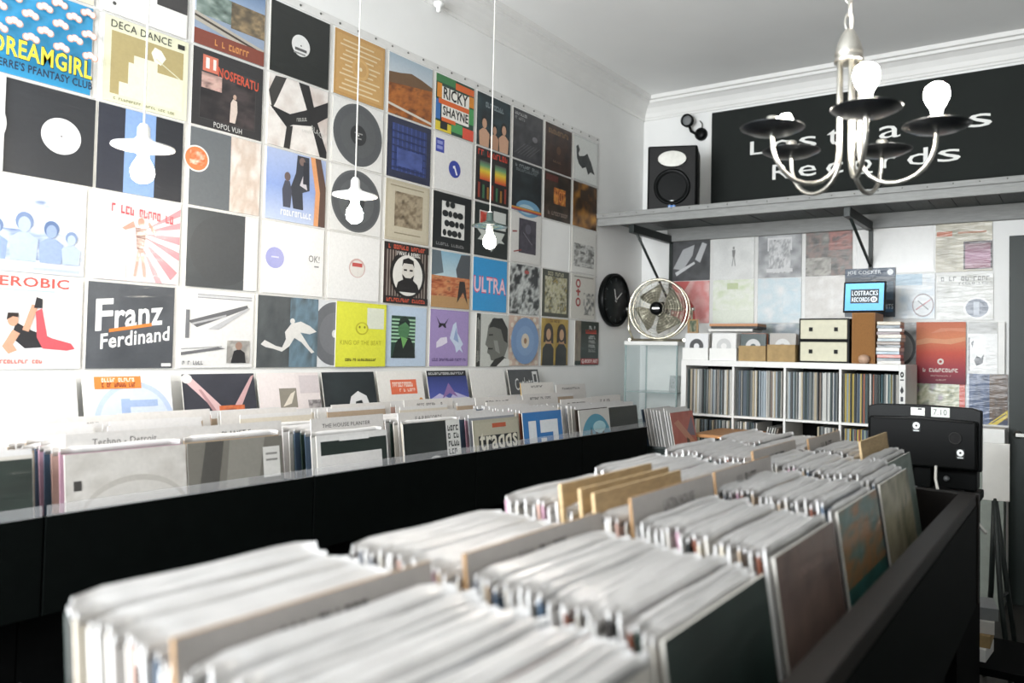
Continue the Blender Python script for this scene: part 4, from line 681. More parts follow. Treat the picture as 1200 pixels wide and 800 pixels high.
for k, c in enumerate(DC):
    o = obj('disc_case', MB().box(-.07, .07, -.062, .062, 0, .0185 if k % 4 else .021, col=lin(c)), M_COVER, loc=(2.012+RND.uniform(-.006, .006), 4.91+RND.uniform(-.005, .005), TZ+k*.0205), rot=(0, 0, RND.uniform(-.08, .08)), bevel=.001)
    tag(o, DCN[k]+' disc case in the pile at the shelf end, counted %s from the bottom' % ('first second third fourth fifth sixth seventh eighth ninth tenth eleventh twelfth thirteenth'.split()[k]), 'disc case', 'pile of disc cases')
ta = thing('tablet', 'small tilted screen glowing blue with the shop name, on the oak box', 'tablet', (1.728, 4.845, TZ+.3265), (math.radians(-8), 0, 0))
obj('case', MB().box(0, .262, 0, .014, 0, .20), M_PLASTIC, ta, bevel=.004)
sm = art_mesh('screen', '#4f9ad2', [GR(0, 0, 1, 1, ['#4a94cc', '#63aade']), R(.14, .26, .88, .78, '#121a22'), T('LOSTRACKS', .18, .55, .85, .72, '#dfe9f2'), T('RECORDS', .18, .32, .64, .48, '#dfe9f2'), E_(.75, .4, .085, .1, '#dfe9f2', 20), E_(.75, .4, .055, .065, '#121a22', 16), E_(.75, .4, .025, .03, '#dfe9f2', 12)], w=.238, h=.176, th=.001)
so = obj('screen', sm, M_SCREEN, ta, loc=(.012, 0, .012))
jc = obj('album_cover', art_mesh('album_cover', '#1c2c3c', [R(0, .82, 1, 1, '#14324c'), T('JOE COCKER', .05, .865, .72, .955, '#dfe3e6'), E_(.9, .91, .06, .06, '#dfe3e6', 16), N(.3, .1, .7, .75, 311, ['#1c2c3c', '#2c3a48', '#6a4a40'], 3, 10), R(.74, .1, .96, .2, '#2f5a7c'), T('HITS', .78, .16, .96, .26, '#c9d4dc'), R(.72, .35, .96, .72, '#24485f')], w=.336, h=.336), M_WRINKLE, loc=(1.629, D-.012, 1.788))
tag(jc, 'dark blue album cover with white capitals behind the blue screen', 'album cover')

# ------------------------------------------------------------------ covers on the back wall
BW = .328
BACK = [
 (.274, 2.084, '#3c3d3f', [N(0, 0, 1, 1, 401, ['#1d1e20', '#4a4b4d', '#2b2c2e'], 3), PG([(.05, .3), (.3, .75), (.6, .85), (.55, .6), (.3, .25)], '#a9aaac'), PG([(.62, .5), (.8, .9), (.92, .85), (.75, .42)], '#b9babb'), PG([(.1, .2), (.6, .45), (.62, .4), (.14, .12)], '#c4c5c6')], 'dark shiny photo cover, first under the high shelf', BW, BW),
 (.632, 2.084, '#d8d8d5', [N(0, 0, 1, 1, 403, ['#cfcfcc', '#e2e2df'], 3, 10)]+figure(.5, .3, .5, '#8a8a86', '#7a7a78', '#8a8a88'), 'white crinkled cover with a tiny grey figure', BW, BW),
 (.99, 2.084, '#8f9092', [N(0, 0, 1, 1, 405, ['#6a6b6d', '#9c9d9f', '#c4c5c6'], 4), R(.22, .6, .78, .9, '#d0d0d0'), N(.25, .1, .75, .85, 406, ['#4a4b4d', '#d6d6d6', '#8a8b8d', '#dcdcdc'], 6, 20), R(.2, .12, .8, .2, '#c9c9c9')], 'grey cover with a pale mask-like face', BW, BW),
 (1.348, 2.084, '#4a4542', [N(0, 0, 1, 1, 407, ['#3a3a38', '#5c5c58', '#85706a', '#6c6e6a', '#9a948c'], 4), N(.5, .55, 1, 1, 408, ['#4a4442', '#a06a62', '#5c5a56'], 3, 10), N(0, 0, .55, .4, 409, ['#4a4a48', '#b0aca4', '#5c5a56'], 4, 10)], 'dark multicoloured blurred photo cover under the high shelf', BW, BW),
 (.274, 1.752, '#d59a98', [N(0, 0, 1, 1, 409, ['#d8a5a2', '#cf7f7c', '#e2c4c0'], 3), PG([(.3, 0), (.36, .4), (.5, .55), (.6, .4), (.66, 0)], '#b03f3c'), PG([(0, 1), (.5, 1), (.3, .7), (0, .8)], '#c9605c')], 'pinkish red cover directly behind the fan', BW, BW),
 (.632, 1.752, '#dce0d2', [N(0, .3, 1, 1, 411, ['#d4dcc2', '#e4e6dc', '#c9d4b0'], 3), R(.35, .78, .62, .92, '#b9c49a')], 'pale green-white crinkled cover', BW, BW),
 (.99, 1.752, '#d4dadd', [N(0, 0, 1, 1, 413, ['#d9dcde', '#c4d4da', '#e4e4e4'], 3), N(.6, .2, 1, .7, 414, ['#b9d0da', '#dce2e4'], 3, 8)], 'pale blue-white crinkled cover', BW, BW),
 (1.348, 1.752, '#d8d6d2', [N(0, 0, 1, 1, 415, ['#dcdad6', '#cfcbc6', '#e4e2df'], 4)], 'off-white crinkled cover beside the blue screen', BW, BW),
 (.99, 1.42, '#c4c6c2', [N(0, .2, 1, 1, 417, ['#d0d0ce', '#9ca89c', '#8c96a0', '#d8d8d6'], 3)], 'pale landscape cover rising behind the cardboard boxes', BW, BW),
 (2.215, 2.08, '#9c9684', [N(0, 0, 1, 1, 421, ['#8a8472', '#b0aa98', '#c4bfae'], 4), R(.02, .72, .3, .82, '#b0603c'), R(.4, .76, .9, .8, '#a8785c'), R(.5, .04, 1, .6, '#3a2a30'), GR(.53, .06, .97, .55, ['#8a5a68', '#a0708a', '#6a3c44'])], 'beige-grey cover with a purple picture in its corner', .336, .325),
 (1.95, 1.775, '#b9c4cc', [N(0, 0, 1, 1, 423, ['#a9b9c6', '#cfd4d6', '#d8d8d6'], 3), R(0, .75, .7, 1, '#a4bccb'), E_(.72, .3, .26, .26, '#7a6a6c', 28), E_(.72, .3, .23, .23, '#c9cccd', 28), LN(.55, .2, .9, .42, .03, '#a05a5c'), LN(.6, .4, .85, .2, .025, '#4a4c4e')], 'silvery blue cover with a scribbled circle', .262, .30),
 (2.222, 1.765, '#b4b4ae', [N(0, 0, 1, 1, 425, ['#a5a59e', '#c9c9c4', '#d8d8d4'], 4), B(.08, .86, .95, .96, '#6a6a66', 12), B(.4, .78, .92, .83, '#7c7c78', 9), E_(.72, .26, .24, .24, '#d8d8d6', 30), E_(.72, .26, .2, .2, '#6c7482', 30), R(.66, .1, .76, .4, '#a9b0ba')], 'silver cover with faint capitals and a framed round picture', .335, .295),
 (1.86, 1.44, '#8a8c8c', [N(0, 0, 1, 1, 427, ['#5c5e60', '#b4b6b6', '#8a8c8c'], 4), E_(.5, .45, .4, .4, '#4c4e50', 30), E_(.5, .45, .33, .33, '#9a9c9c', 30)], 'grey crinkled cover with a dark ring behind the disc cases', .262, .31),
 (2.412, 1.42, '#d2d2d0', [R(0, .78, 1, 1, '#9a9a96'), R(.02, .02, .62, .76, '#dcdcda'), PG([(.2, .25), (.3, .35), (.45, .3), (.55, .38), (.5, .2), (.3, .15)], '#33353a'), PG([(.1, .6), (.2, .65), (.16, .5)], '#4a4c50'), R(.02, .05, .06, .7, '#33353a')], 'white cover with small black scribbles next to the red poster', .17, .33),
 (2.06, 1.02, '#8c9270', [N(0, 0, 1, 1, 431, ['#6c7250', '#b0b08c', '#d0cdb4', '#7c8a6a', '#a58a9c'], 6, 24), R(.9, 0, 1, 1, '#c24a34'), R(-.0, 0, .08, 1, '#5c3444')], 'mossy green abstract cover above the monitor', .336, .335),
 (2.405, 1.10, '#26324c', [N(0, 0, .56, 1, 433, ['#1f2a42', '#33486c', '#4a5c80'], 4), N(.56, .1, 1, 1, 434, ['#2c241e', '#5c4430', '#3a2c24'], 4, 12), R(0, .0, .06, 1, '#c4ccd4'), PG([(.52, 0), (1, .3), (1, .16), (.74, 0)], '#c9b02c'), LN(.62, .03, .97, .22, .02, '#2c2a1c')], 'dark blue cover with a yellow corner band by the green door', .236, .32),
]
for k, (x, z, bg, sh, label, w, h) in enumerate(BACK):
    tag(obj('album_cover', art_mesh('album_cover', bg, sh, w=w, h=h), M_WRINKLE, loc=(x, D-.003-.002*(k > 8), z)), label, 'album cover', 'covers on the back wall')
po = obj('poster', art_mesh('poster', '#b0443c', [GR(0, 0, 1, 1, ['#6c2438', '#a03440', '#c8503c', '#d9845c', '#c46a4c']), PG([(.0, .62), (.3, .66), (.7, .64), (1, .7), (1, .76), (.6, .72), (.2, .74), (0, .7)], '#dd9a74'), PG([(.3, .82), (.7, .86), (1, .84), (1, .9), (.5, .9)], '#d98f70'), E_(.5, .36, .065, .05, '#e4dcd4', 20), E_(.5, .36, .03, .022, '#b0443c', 12), B(.14, .19, .86, .25, '#e0d4cc', 11), B(.3, .12, .72, .14, '#c9a8a0', 14), B(.38, .05, .62, .075, '#c9a8a0', 8)], w=.30, h=.405, th=.003), M_PRINT, loc=(2.10, D-.016, 1.347))
tag(po, 'red and orange gradient poster with a thin white title', 'poster')
ps = thing('pocket_sheet', 'clear pocket sheet nailed to the back wall under the high shelf', 'pocket sheet', (0, D, 0))
obj('hem', MB().box(.25, 1.70, -.0022, -.0008, 2.416, 2.436), M_SEAM, ps)
bs = MB().box(-.012, .012, -.0022, -.0008, 1.42, 2.416).mesh('seam'); bs.materials.append(M_SEAM)
for x in (.258, .617, .975, 1.333, 1.692): obj('seam', bs, M_SEAM, ps, loc=(x, 0, 0))
tag(obj('blank_sheet', MB().box(1.72, 2.20, D-.0022, D-.0008, 2.09, 2.40), M_SEAM), 'empty clear plastic sheet under the high shelf bracket', 'plastic sheet')
tag(obj('blank_sheet', MB().box(2.585, 2.625, D-.03, D-.006, 1.42, 1.75), M_WHITE, bevel=.002), 'narrow white board edge between the scribbled cover and the green door', 'board')

# ------------------------------------------------------------------ green door
dr = struct('door_1', MB().box(2.648, 3.5, D-.035, D-.001, 0, 2.292), M_DOOR, bevel=.003)
for z0, z1 in ((.15, .95), (1.1, 2.15)): obj('door_panel', MB().box(2.74, 3.4, D-.045, D-.036, z0, z1), M_DOOR, dr, bevel=.004)
hd = MB(); hd.lathe([(.025, 0), (.025, -.008), (.01, -.01), (.01, -.045), (0, -.045)], 16, 'y', (2.70, D-.036, 1.05)); hd.box(2.69, 2.80, D-.085, D-.072, 1.04, 1.06)
obj('door_handle', hd, M_STEEL, dr)

# ------------------------------------------------------------------ high shelf with planks and brackets
sh = thing('high_shelf', 'long grey timber shelf bracketed high across the back wall', 'shelf', (1.7, 4.95, 2.44))
SX0, SX1 = .005, 3.4
def S(x): return x-1.7
obj('front_board', MB().box(S(SX0), S(SX1), 4.60-4.95, 4.625-4.95, -.002, .088), M_SHELF, sh, bevel=.003)
obj('front_board', MB().box(S(SX0), S(SX1), 4.585-4.95, 4.60-4.95, .052, .088), M_SHELF, sh, bevel=.003)
obj('wall_ledger', MB().box(S(.25), S(SX1), 5.255-4.95, 5.299-4.95, -.045, .055), M_SHELF, sh, bevel=.003)
pw = (SX1-SX0)/26
pk = MB().box(-pw/2+.002, pw/2-.002, 4.626-4.95, 5.298-4.95, .056, .080).mesh('plank'); pk.materials.append(M_SHELFD)
for i in range(26): obj('plank', pk, M_SHELFD, sh, loc=(S(SX0+pw*(i+.5)), 0, RND.uniform(-.002, .002)))
nl = MB().lathe([(0, -.004), (.004, -.003), (.004, 0), (.0015, 0), (.0015, .012), (0, .012)], 8, 'y').mesh('nail'); nl.materials.append(M_NAIL)
for i in range(24): obj('nail', nl, M_NAIL, sh, loc=(S(SX0+.06+i*.138), 4.585-4.95, .072+RND.uniform(-.008, .008)))
for x, zf in ((.27, 1.90), (1.80, 2.14), (3.1, 2.14)):
    br = MB(); br.box(S(x)-.02, S(x)+.02, 4.64-4.95, 5.254-4.95, -.06, .0)
    obj('bracket_arm', br, M_BRACK, sh, bevel=.002)
    obj('bracket_strut', MB().tube([(S(x), 4.72-4.95, -.05), (S(x), 5.285-4.95, zf-2.44)], .011, 6), M_BRACK, sh)
    obj('bracket_post', MB().box(S(x)-.014, S(x)+.014, 5.282-4.95, 5.299-4.95, zf-2.44-.03, -.046), M_BRACK, sh)
# ------------------------------------------------------------------ banner with the shop name
ba = thing('banner', 'wide dark green banner with hand-painted white shop name above the shelf', 'banner', (1.9, D-.012, 2.60))
obj('cloth', MB().box(.605-1.9, 3.45-1.9, -.004, .008, -.02, .778), M_BANNER, ba)
obj('edge_strip', MB().box(.585-1.9, .604-1.9, -.006, .010, -.02, .75), M_TRIM, ba)
def letter(ch, xc, zb, w, h):
    v, f = glyphs(ch); m = MB(); n = len(v)
    m.v = [(xc-1.9+(a-.5)*w, -.0075, zb-2.60+b*h) for a, b in v]+[(xc-1.9+(a-.5)*w, -.0042, zb-2.60+b*h) for a, b in v]
    for q in f: m.face(q); m.face([i+n for i in reversed(q)])
    from collections import Counter
    cnt = Counter((q[i], q[(i+1) % len(q)]) for q in f for i in range(len(q)))
    for (a, b) in cnt:
        if (b, a) not in cnt: m.face([a, a+n, b+n, b])
    return obj('letter', m, M_PAINTW, ba)
for ch, x, w, h in (('L', .98, .12, .10), ('o', 1.165, .14, .085), ('s', 1.355, .13, .085), ('t', 1.545, .10, .11), ('r', 1.735, .10, .085), ('a', 1.92, .14, .085), ('c', 2.105, .13, .085), ('k', 2.285, .13, .115), ('s', 2.478, .14, .085)): letter(ch, x, 3.012, w, h)
for ch, x, w, h in (('R', 1.16, .13, .11), ('e', 1.355, .13, .08), ('c', 1.55, .12, .08), ('o', 1.74, .13, .08), ('r', 1.92, .09, .08), ('d', 2.10, .13, .11), ('s', 2.295, .14, .08)): letter(ch, x, 2.808, w, h)
for x, z in ((1.165, 2.988), (1.74, 2.784)): obj('letter', MB().box(x-.07-1.9, x+.07-1.9, -.0075, -.0042, z-2.60, z-2.60+.013), M_PAINTW, ba)

# ------------------------------------------------------------------ loudspeaker on the shelf
spk = thing('loudspeaker', 'black loudspeaker with a silver horn standing on the high shelf', 'loudspeaker', (.50, 4.86, 2.5235), (0, 0, .36))
obj('cabinet', MB().box(-.178, .178, -.15, .15, 0, .475), M_PLASTIC, spk, bevel=.012)
obj('baffle', MB().box(-.165, .165, -.157, -.15, .012, .463), M_RUBBER, spk, bevel=.004)
obj('horn', MB().lathe([(.100, -.012), (.106, 0), (.10, -.004), (.06, .018), (.02, .03), (0, .03)], 32, 'y', (0, -.160, .375), sy=.56), M_STEEL, spk)
obj('horn_throat', MB().box(-.012, .012, -.158, -.150, .345, .405), M_PLASTIC, spk)
obj('woofer', MB().lathe([(.125, -.002), (.13, -.008), (.118, -.012), (.108, -.004), (.09, .0), (.04, .02), (.036, .012), (0, .006)], 36, 'y', (0, -.158, .175)), M_PLASTIC, spk)
obj('badge', art_mesh('badge', '#12181c', [E_(.5, .62, .36, .36, '#d8dadc', 20), E_(.5, .58, .24, .26, '#2a2f36', 16), R(.1, .0, .9, .36, '#3a78c4'), B(.16, .1, .84, .26, '#dfe6ee', 3)], w=.065, h=.06, th=.002), M_PRINT, spk, loc=(-.032, -.158, .022))
# ------------------------------------------------------------------ twin spotlight on the back wall
sl = thing('wall_spotlight', 'small black twin clamp spotlight on the wall beside the banner', 'spotlight', (.475, D, 3.27))
obj('lamp_head', MB().lathe([(0, .03), (.035, .028), (.05, .0), (.05, -.035), (.044, -.035), (.03, -.01), (0, -.008)], 24, 'y', (-.045, -.07, .055)), M_PLASTIC, sl)
obj('lens', MB().lathe([(0, -.03), (.02, -.028), (.04, -.024), (.04, -.02), (0, -.02)], 20, 'y', (-.045, -.07, .055)), M_GREY, sl)
obj('wall_mount', MB().lathe([(0, -.045), (.03, -.045), (.048, -.03), (.05, 0), (0, 0)], 24, 'y', (.04, -.001, -.045)), M_PLASTIC, sl)
obj('arm', MB().tube([(-.045, -.05, .02), (-.03, -.05, -.02), (.0, -.04, -.04), (.04, -.03, -.045)], .011), M_PLASTIC, sl)
obj('cable', MB().tube([(.03, -.02, .06), (.05, -.02, .035), (.05, -.02, .0), (.04, -.02, -.03)], .004), M_PLASTIC, sl)

# ------------------------------------------------------------------ wall clock
ck = thing('wall_clock', 'round black wall clock with thin white hands on the long wall', 'clock', (0, 4.825, 1.908))
obj('case', MB().lathe([(0, 0), (.19, 0), (.202, .012), (.202, .05), (.192, .058), (.182, .052), (.182, .04), (0, .04)], 48, 'x'), M_PLASTIC, ck)
fc = obj('dial', MB().lathe([(0, .0425), (.180, .0425), (.180, .0405), (0, .0405)], 48, 'x'), mat('black_dial', '#12191a', .5), ck)
for k in range(12):
    a = k*math.pi/6; M = Matrix.Rotation(a, 4, 'X'); obj('hour_mark', MB().box(.0425, .0435, -.004, .004, .142, .165, M=M), mat('grey_dial_mark', '#4c5354', .6), fc)
for a, l, w in ((-.95, .105, .006), (.3, .085, .008)):
    obj('hand', MB().box(.0445, .046, -w/2, w/2, -.015, l, M=Matrix.Rotation(a, 4, 'X')), M_PAINTW, ck)
obj('hub', MB().lathe([(0, .0435), (.009, .0435), (.009, .048), (0, .048)], 14, 'x'), M_GREY, ck)

# ------------------------------------------------------------------ glass cabinet and fan
gc = thing('glass_cabinet', 'slim glass display cabinet in the corner below the fan', 'cabinet', (.33, 5.03, 0))
gw, gy0, gy1, gz = .222, -.18, .17, 1.60
obj('top_board', MB().box(-gw, gw, gy0, gy1, gz-.028, gz), M_WHITE, gc, bevel=.002)
obj('base', MB().box(-gw, gw, gy0, gy1, 0, .1), M_WHITE, gc, bevel=.002)
for nm_, bx in (('pane', (-gw+.002, gw-.002, gy0+.001, gy0+.006)), ('pane', (-gw+.001, -gw+.006, gy0+.008, gy1)), ('pane', (gw-.006, gw-.001, gy0+.008, gy1))):
    obj(nm_, MB().box(*bx, .1, gz-.028), M_GLASS, gc)
for x, y in ((-gw+.008, gy0+.012), (gw-.008, gy0+.012), (-gw+.008, gy1-.006), (gw-.008, gy1-.006)): obj('corner_post', MB().box(x-.005, x+.005, y-.005, y+.005, .1, gz-.028), M_GLASSE, gc)
for z in (.62, 1.0, 1.225): obj('glass_shelf', MB().box(-gw+.012, gw-.012, gy0+.02, gy1-.01, z-.006, z), M_GLASSE, gc)
obj('back_panel', MB().box(-gw+.012, gw-.012, gy1-.004, gy1, .1, gz-.028), M_WHITE, gc)
tag(obj('small_picture', art_mesh('small_picture', '#8a8c8a', [N(.08, .08, .92, .92, 501, ['#3a3c3c', '#a5a7a5', '#6a6c6a'], 4, 10)], w=.09, h=.125, th=.006), M_PRINT, loc=(.44, 4.95, 1.2255), rot=(-.15, 0, 0)), 'little grey picture card on the glass cabinet shelf', 'picture')

fa = thing('desk_fan', 'round metal desk fan with wire grille on top of the glass cabinet', 'fan', (.33, 4.99, 1.6005), (0, 0, .22))
FR, FZ = .222, .245
obj('base', MB().tube([(-.21, -.08, .012), (-.21, .1, .012), (.21, .1, .012), (.21, -.08, .012)], .011), M_CHROME, fa)
obj('yoke', MB().tube([(-.21, .02, .012), (-.243, .01, .09), (-.247, 0, FZ)], .009), M_CHROME, fa); obj('yoke', MB().tube([(.21, .02, .012), (.243, .01, .09), (.247, 0, FZ)], .009), M_CHROME, fa)
for sg in (-1, 1): obj('pivot_knob', MB().lathe([(0, -.012), (.012, -.012), (.014, .0), (.012, .012), (0, .012)], 14, 'x', (sg*.255, 0, FZ)), M_STEEL, fa)
ring = lambda r, y, t, n=48: ([(r*math.cos(2*math.pi*i/n), y, FZ+r*math.sin(2*math.pi*i/n)) for i in range(n)], t)
obj('rim', MB().tube(*ring(FR, -.05, .0085), 8, True), M_CHROME, fa); obj('rim', MB().tube(*ring(FR, .05, .006), 8, True), M_CHROME, fa)
g = MB()
for k in range(9):
    r = .055+.019*k; g.tube(*ring(r, -.07-.035*(1-(r/FR)**2), .0011, 40), 4, True)
fg = obj('front_grille', g, M_CHROME, fa)
sp = MB().tube([(.05*1.0, -.104, FZ), (.15, -.09, FZ), (FR, -.052, FZ)], .0013, 4).mesh('grille_spoke')
g = MB()
for k in range(24):
    a = 2*math.pi*k/24; c, s_ = math.cos(a), math.sin(a); g.tube([(.05*c, -.104, FZ+.05*s_), (.15*c, -.09, FZ+.15*s_), (FR*c, -.052, FZ+FR*s_)], .0012, 4)
obj('grille_spokes', g, M_CHROME, fa)
g = MB()
for k in range(5): g.tube(*ring(.06+.034*k, .06, .0013, 36), 4, True)
obj('rear_grille', g, M_CHROME, fa)
for k in range(4):
    a0 = k*math.pi/2+.5; m = MB(); n = 8; vs_ = []
    for i in range(n+1):
        t = i/n; r = .04+.15*t; wdt = .5+.75*math.sin(math.pi*min(1, t*.62+.12)); 
        for sg in (-1, 1):
            a = a0+sg*wdt*.5; vs_.append((r*math.cos(a), .022*sg*(1-.1*t), FZ+r*math.sin(a)))
    m.v = vs_
    for i in range(n): m.face([2*i, 2*i+1, 2*i+3, 2*i+2], True)
    ob_ = obj('blade', m, mat('olive_grey_blade_metal', '#8f8c7c', .42, metal=.7, var=.1), fa); so_ = ob_.modifiers.new('thick', 'SOLIDIFY'); so_.thickness = .002
obj('hub', MB().lathe([(0, -.118), (.03, -.116), (.048, -.108), (.05, -.03), (.04, .02), (0, .02)], 28, 'y', (0, 0, FZ)), M_PLASTIC, fa)
obj('motor', MB().lathe([(0, .02), (.055, .022), (.06, .05), (.055, .11), (.03, .13), (0, .132)], 24, 'y', (0, 0, FZ)), M_PLASTIC, fa)
obj('badge', MB().box(-.026, .026, -.1195, -.1175, FZ-.005, FZ+.005), M_STEEL, fa)

# ------------------------------------------------------------------ pendant lamps over the wall bins
def pendant(y, label, lit, dark=False, x=.72, z=2.083):
    p = thing('pendant_lamp', label, 'pendant lamp', (x, y, z), group='pendant lamps over the wall bins')
    obj('shade', MB().lathe([(.012, .062), (.016, .055), (.017, .028), (.026, .018), (.05, .010), (.082, .001), (.083, -.003), (.078, -.004), (.046, .003), (.018, .006), (0, .006)], 40), M_SHADEG if dark else M_SHADE, p)
    obj('socket', MB().lathe([(0, .068), (.010, .066), (.012, .062), (.016, .002), (.017, -.022), (0, -.022)], 20), M_WPLASTIC, p)
    obj('bulb', MB().lathe([(.013, -.022), (.015, -.034), (.024, -.05), (.030, -.066), (.0305, -.078), (.026, -.094), (.014, -.104), (0, -.1065)], 20), lit, p)
    obj('cord', MB().tube([(0, 0, .066), (0, 0, 1.0), (0, 0, H-z-.03)], .0028, 6), M_CABLEW, p)
    obj('ceiling_rose', MB().lathe([(0, H-z), (.045, H-z), (.045, H-z-.012), (.02, H-z-.032), (0, H-z-.032)], 20), M_WPLASTIC, p)
    return p
pendant(.955, 'white pendant lamp hanging nearest, glaring in front of the navy sleeve', M_BULB)
pendant(1.735, 'white pendant lamp in the middle, glaring below the grey discs', M_BULB)
pendant(2.521, 'dark-rimmed pendant lamp farthest off, in front of the shield cover', M_BULBDIM, True)
pendant(.17, 'white pendant lamp outside the frame in line with the others', M_BULB)
hk = obj('ceiling_hook', MB().lathe([(0, 0), (.03, 0), (.03, -.015), (.014, -.03), (.014, -.05), (0, -.055)], 16), M_WPLASTIC, loc=(.045, 2.855, 3.410)); tag(hk, 'small white fitting hanging at the crown moulding above the covers', 'fitting')

# ------------------------------------------------------------------ chandelier
CX, CYc, CZ, CRr = 2.547, 1.70, 2.05, .201
ch = thing('chandelier', 'five-armed nickel chandelier with dark saucers, only some bulbs lit', 'chandelier', (CX, CYc, CZ))
obj('ceiling_cup', MB().lathe([(0, H-CZ), (.055, H-CZ), (.05, H-CZ-.025), (.02, H-CZ-.05), (0, H-CZ-.05)], 24), M_NICKEL, ch)
link = lambda r_, l_: [(r_*math.cos(a), 0, l_*math.sin(a)) for a in [2*math.pi*i/14 for i in range(14)]]
nlk = int((H-CZ-.05-.27)/.034)
for k in range(nlk+1):
    z = .283+k*.034+.012; obj('chain_link', MB().tube(link(.010, .022), .0026, 6, True), M_NICKEL, ch, loc=(0, 0, z), rot=(0, 0, (k % 2)*math.pi/2+.3))
obj('cord', MB().tube([(.006, 0, .27), (-.008, .004, .5), (.008, -.004, .9), (0, 0, H-CZ-.05)], .003, 6), M_CABLEW, ch)
obj('crown', MB().lathe([(0, .278), (.010, .275), (.018, .262), (.028, .240), (.034, .218), (.035, .210), (.031, .205), (.036, .199), (.036, .193), (.026, .189), (0, .189)], 28), M_NICKEL, ch)
for k in range(5):
    a = math.radians(-65+72*k); c, s_ = math.cos(a), math.sin(a)
    path = []
    def pt(r, z): path.append((r*c, r*s_, z))
    for z in (.195, .08, -.03): pt(.026, z)
    for i in range(1, 13):
        t = i/12; ang = math.pi*t; r = .026+(CRr-.026)*(1-math.cos(ang))/2; z = -.03-.098*math.sin(ang)**.9-.0*t; pt(r, z+.022*t)
    pt(CRr, .0)
    obj('arm', MB().tube(path, .0058, 8), M_NICKEL, ch)
    obj('saucer', MB().lathe([(0, -.004), (.02, -.004), (.055, .002), (.076, .012), (.0775, .0135), (.075, .0145), (.054, .006), (.02, .001), (0, .001)], 36, 'z', (CRr*c, CRr*s_, 0)), M_DSAUCER, ch)
    obj('candle_tube', MB().lathe([(0, 0), (.0145, 0), (.0145, .038), (.012, .041), (0, .041)], 20, 'z', (CRr*c, CRr*s_, 0)), M_NICKEL, ch)
    if k in (0, 1):
        obj('bulb', MB().lathe([(.012, .041), (.0135, .052), (.022, .066), (.028, .08), (.0285, .09), (.025, .104), (.014, .113), (0, .116)], 20, 'z', (CRr*c, CRr*s_, 0)), M_BULBC, ch)
    if k == 4:
        obj('bulb', MB().lathe([(0, -.02), (.012, -.016), (.017, 0), (.012, .012), (0, .014)], 16, 'z', (CRr*c+.030, CRr*s_+.012, .032)), M_BULBC, ch)

# ------------------------------------------------------------------ counter end with the monitor
ct = thing('counter', 'black counter behind the end of the central bin carrying the monitor', 'counter', (2.36, 2.68, 0))
obj('counter_top', MB().box(-.38, .37, -.36, .30, 1.0, 1.03), M_BLACK, ct, bevel=.003)
obj('counter_body', MB().box(-.36, .36, -.34, .28, 0, 1.0), M_BLACKIN, ct)
mo = thing('monitor', 'black monitor seen from behind with round white stickers', 'monitor', (2.545, 2.80, 1.0305), (0, 0, -.04))
obj('foot', MB().lathe([(0, 0), (.11, 0), (.115, .006), (.09, .014), (0, .016)], 28, sy=.75), M_PLASTIC, mo)
obj('stem', MB().box(-.03, .03, .0, .03, .012, .16), M_PLASTIC, mo, bevel=.004)
obj('screen_shell', MB().prism([(-.195, .085), (.195, .085), (.195, .298), (.16, .307), (0, .311), (-.16, .307), (-.195, .298)], .0, .035, 'y'), M_PLASTIC, mo, bevel=.004)
obj('rear_housing', MB().prism([(-.185, .085), (.185, .09), (.185, .262), (0, .268), (-.185, .262)], -.03, -.0005, 'y'), mat('satin_black_plastic', '#050606', .45, spec=.1), mo, bevel=.008)
obj('vent_ridge', MB().tube([(-.165, -.032, .258), (0, -.034, .264), (.17, -.032, .258)], .004, 6), M_RUBBER, mo)
def sticker(x, z, s=1):
    sh = [E_(.5, .62, .44, .36, '#e6e8e8', 28), E_(.5, .62, .15, .12, '#101212', 16), R(.14, .04, .86, .16, '#c9cccc')]
    obj('sticker', art_mesh('sticker', None, sh, w=.026*s, h=.033*s, th=.0006, side='#0c0e0f'), M_PRINT, mo, loc=(x-.013*s, -.0305, z), label='round white disc sticker')
sticker(-.015, .215, 1.05); sticker(.132, .130, 1)
obj('paper_label', art_mesh('paper_label', '#dcdcd8', [R(.5, .7, .8, .95, '#4a4c4c'), R(.02, .45, .98, .5, '#8a8c8c')], w=.048, h=.028, th=.0008), M_PRINT, mo, loc=(-.04, -.003, .272))
obj('paper_label', art_mesh('paper_label', '#c9cfc8', [T('7.10', .12, .2, .85, .82, '#2c3230')], w=.062, h=.034, th=.0008), M_PRINT, mo, loc=(.03, -.003, .27))
obj('emblem', MB().lathe([(.02, 0), (.022, -.002), (.018, -.002), (.017, 0)], 24, 'y', (.115, -.0302, .20)), M_RUBBER, mo)
tag(obj('white_cable', MB().tube([(2.60, 2.74, 1.13), (2.605, 2.70, 1.09), (2.63, 2.60, 1.055), (2.69, 2.48, 1.04), (2.76, 2.36, 1.035), (2.80, 2.32, 1.0)], .005, 8), M_CABLEW), 'white cable looping from the monitor over the counter edge', 'cable')
am = thing('amplifier', 'flat black amplifier under the monitor', 'amplifier', (2.53, 2.90, 1.0305))
obj('case', MB().box(-.19, .19, -.05, .05, .008, .085), M_PLASTIC, am, bevel=.004)
for sx in (-1, 1): obj('foot', MB().lathe([(0, 0), (.018, 0), (.02, .008), (0, .008)], 14, 'z', (sx*.16, 0, 0)), M_RUBBER, am)
for i in range(4): obj('knob', MB().lathe([(0, -.012), (.009, -.012), (.011, 0), (0, 0)], 14, 'y', (-.12+.07*i, -.0505, .045)), M_GREY, am)
mx = thing('mixer', 'small black mixer with knobs under the monitor', 'mixer', (2.50, 2.50, 1.0305))
obj('case', MB().box(-.10, .10, -.07, .07, 0, .04), M_PLASTIC, mx, bevel=.004)
